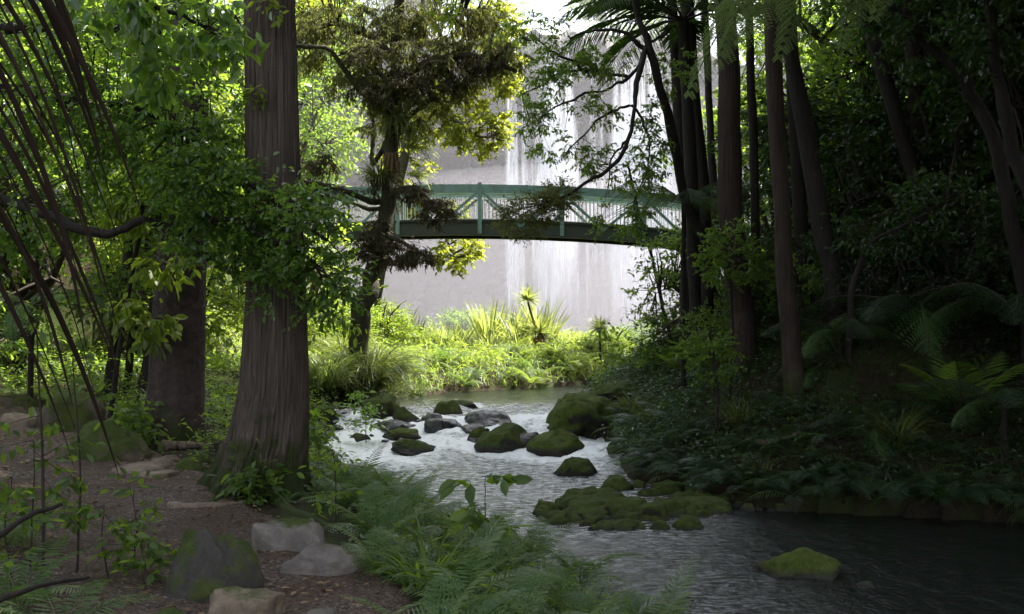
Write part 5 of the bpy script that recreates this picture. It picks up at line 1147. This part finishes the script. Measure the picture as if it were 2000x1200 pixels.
for k, (px, pyb, pyt, d, big_, lab) in enumerate(SD):
    x = (px-1000)*d/F; b = np.array([x, d, Hs(x, d)]); t = P(px+random.uniform(-15, 15), pyt, d)
    root = empty("seedling", tuple(b), lab, "seedling"); mb = MB(); q_ = limb(mb, [b, (b+t)/2+[random.uniform(-.04, .04), 0, 0], t], .006+.003*big_, .003, 5, 14, .01, 950+k, 1); link("stem", mb.mesh("stem", [M['twig']]*2, b), root)
    mb = MB(); n = 5 if d < 9 else 9; h = t[2]-b[2]; cs = [(b+(t-b)*f_, (.1+.08*h, .1+.08*h, .05+.06*h), max(2, n//2)) for f_ in np.linspace(.35, 1, 4)]
    s = .075 if d < 9 else .1; crown(mb, q_, cs, s if k != 12 else .15, .5, 10 if d < 9 else 18, .16 if d < 9 else .3, .2, 'oval', 960+k, 0, 1, .0025, .3)
    link("leaves", mb.mesh("leaves", [M['leaf_gloss' if k in (9, 10) else 'leaf_mid'], M['twig']], b), root)
for k, (p0, p1, r0, lab, mt) in enumerate([((-20, 1060, 4.6), (120, 985, 5.0), .02, "dark bare stick slanting in from the left edge", 'bark_dark'), ((-20, 1180, 4.3), (175, 1128, 4.8), .017, "second dark stick, lower in the corner", 'bark_dark')]):
    a, b = P(*p0), P(*p1); mb = MB(); limb(mb, [a-[.9, .1, .9], a, (a+b)/2+[0, 0, .02], b], r0, r0*.4, 7, 20, .01, 970+k); o = link("stick", mb.mesh("stick", M[mt], a), None, a); tag(o, lab, "stick")
for k, (pts, r0, lab, mt) in enumerate([([(1480, 872), (1510, 868), (1540, 858), (1565, 850)], .045, "pale crooked fallen branch on the slope under the brown trunk", 'wood_dead'), ([(1580, 880), (1600, 895), (1615, 905)], .05, "mossy fallen log end beside the pale branch", 'bark_moss'), ([(1348, 962), (1360, 964), (1374, 968)], .02, "small white stick lying on the mossy stone shelf", 'pale_rail'), ([(1700, 955), (1740, 940), (1790, 950)], .04, "long mossy branch lying just above the dark waterline", 'bark_moss'), ([(690, 1140), (730, 1146), (790, 1152)], .02, "brown stick lying at the gravel path's edge", 'bark_brown'), ([(330, 1000), (380, 1003), (430, 998), (480, 990)], .045, "bent brown root-like log lying across the path by the big trunk", 'wood_dead'), ([(318, 878), (360, 880), (400, 876)], .06, "short fallen log between the dark trunk and the tan stones", 'wood_dead')]):
    pp = [hit(*p) + np.array([0, 0, r0*.7]) for p in pts]; a = pp[0]; mb = MB(); limb(mb, pp, r0, r0*.5, 8, 20, .01, 980+k); o = link("fallen_branch", mb.mesh("fallen_branch", M[mt], a), None, a); tag(o, lab, "branch")

# ------------------------------------------------------------------ footbridge
fy, by = 35.2, 36.9
br = empty("footbridge", (-1.3, 36, 4.2), "teal steel truss footbridge arching over the stream before the falls", "bridge")
bo = np.array(br.location)
X0, X1 = -11.6, 12.6
arch = lambda x: -.31*((np.asarray(x, float)+1.6)/6.5)**2*np.where(np.abs(np.asarray(x)+1.6) < 9, 1, .9)
def arc_bar(z0, h, y, w, mat, name, x0=X0, x1=X1, n=40):
    xs = np.linspace(x0, x1, n); mb = MB(); z = z0+arch(xs)
    G = np.stack([np.stack([xs, np.full(n, y+sy*w/2), z+sz*h/2], -1) for sy, sz in ((-1, -1), (1, -1), (1, 1), (-1, 1))], 1)
    mb.grid(G, 0, True); mb.add(G[0], [[0, 1, 2, 3]]); mb.add(G[-1], [[3, 2, 1, 0]])
    return link(name, mb.mesh(name, M[mat], bo, False), br)
for y, s in ((fy, -1), (by, 1)):
    arc_bar(5.40, .26, y, .14, 'teal', "top_chord"); arc_bar(4.13, .42, y, .12, 'teal_dark', "girder"); arc_bar(3.91, .035, y, .26, 'teal_dark', "girder_flange"); arc_bar(4.355, .035, y, .24, 'teal_dark', "girder_flange")
    arc_bar(5.235, .06, y-s*.13, .06, 'pale_rail', "handrail"); arc_bar(4.43, .025, y-s*.13, .03, 'steel', "bottom_rail")
    mb = MB()
    for x in np.arange(X0+.1, X1, .125): mb.bar([x, y-s*.13, 4.43+float(arch(x))], [x, y-s*.13, 5.23+float(arch(x))], .02, .02)
    link("railing", mb.mesh("railing", M['steel'], bo, False), br)
    for k in range(-4, 6):
        x = -1.03+2.63*k
        if x < X0 or x > X1: continue
        link("post", MB().bar([x, y+s*.075, 3.95+float(arch(x))], [x, y+s*.075, 5.58+float(arch(x))], .13, .13).mesh("post", M['teal'], bo, False), br)
        for sg in (-1, 1):
            xm = x+sg*1.315
            if X0 < xm < X1: link("brace", MB().bar([x+sg*.05, y+s*.055+sg*.004, 5.3+float(arch(x))], [xm, y+s*.055+sg*.004, 4.2+float(arch(xm))], .05, .09).mesh("brace", M['teal'], bo, False), br)
xs = np.linspace(X0, X1, 40); mb = MB()
G = np.stack([np.stack([xs, np.full(40, yy), 4.38+arch(xs)+dz], -1) for yy, dz in ((fy+.14, 0), (by-.14, 0), (by-.14, .05), (fy+.14, .05))], 1); mb.grid(G, 0, True)
link("deck", mb.mesh("deck", M['bark_brown'], bo, False), br)
for x in (X0+.3, X1-.3):
    z = float(arch(x))+3.88; g = min(Hs(x, 36.05), z)
    o = link("abutment", MB().box((0, 0, -.9), 1.4, 2.4, 1.8).mesh("abutment", M['rock_brown'], None, False), None, (x, 36.05, z)); tag(o, "stone block carrying the %s end of the teal footbridge" % ("left" if x < 0 else "right"), "abutment")
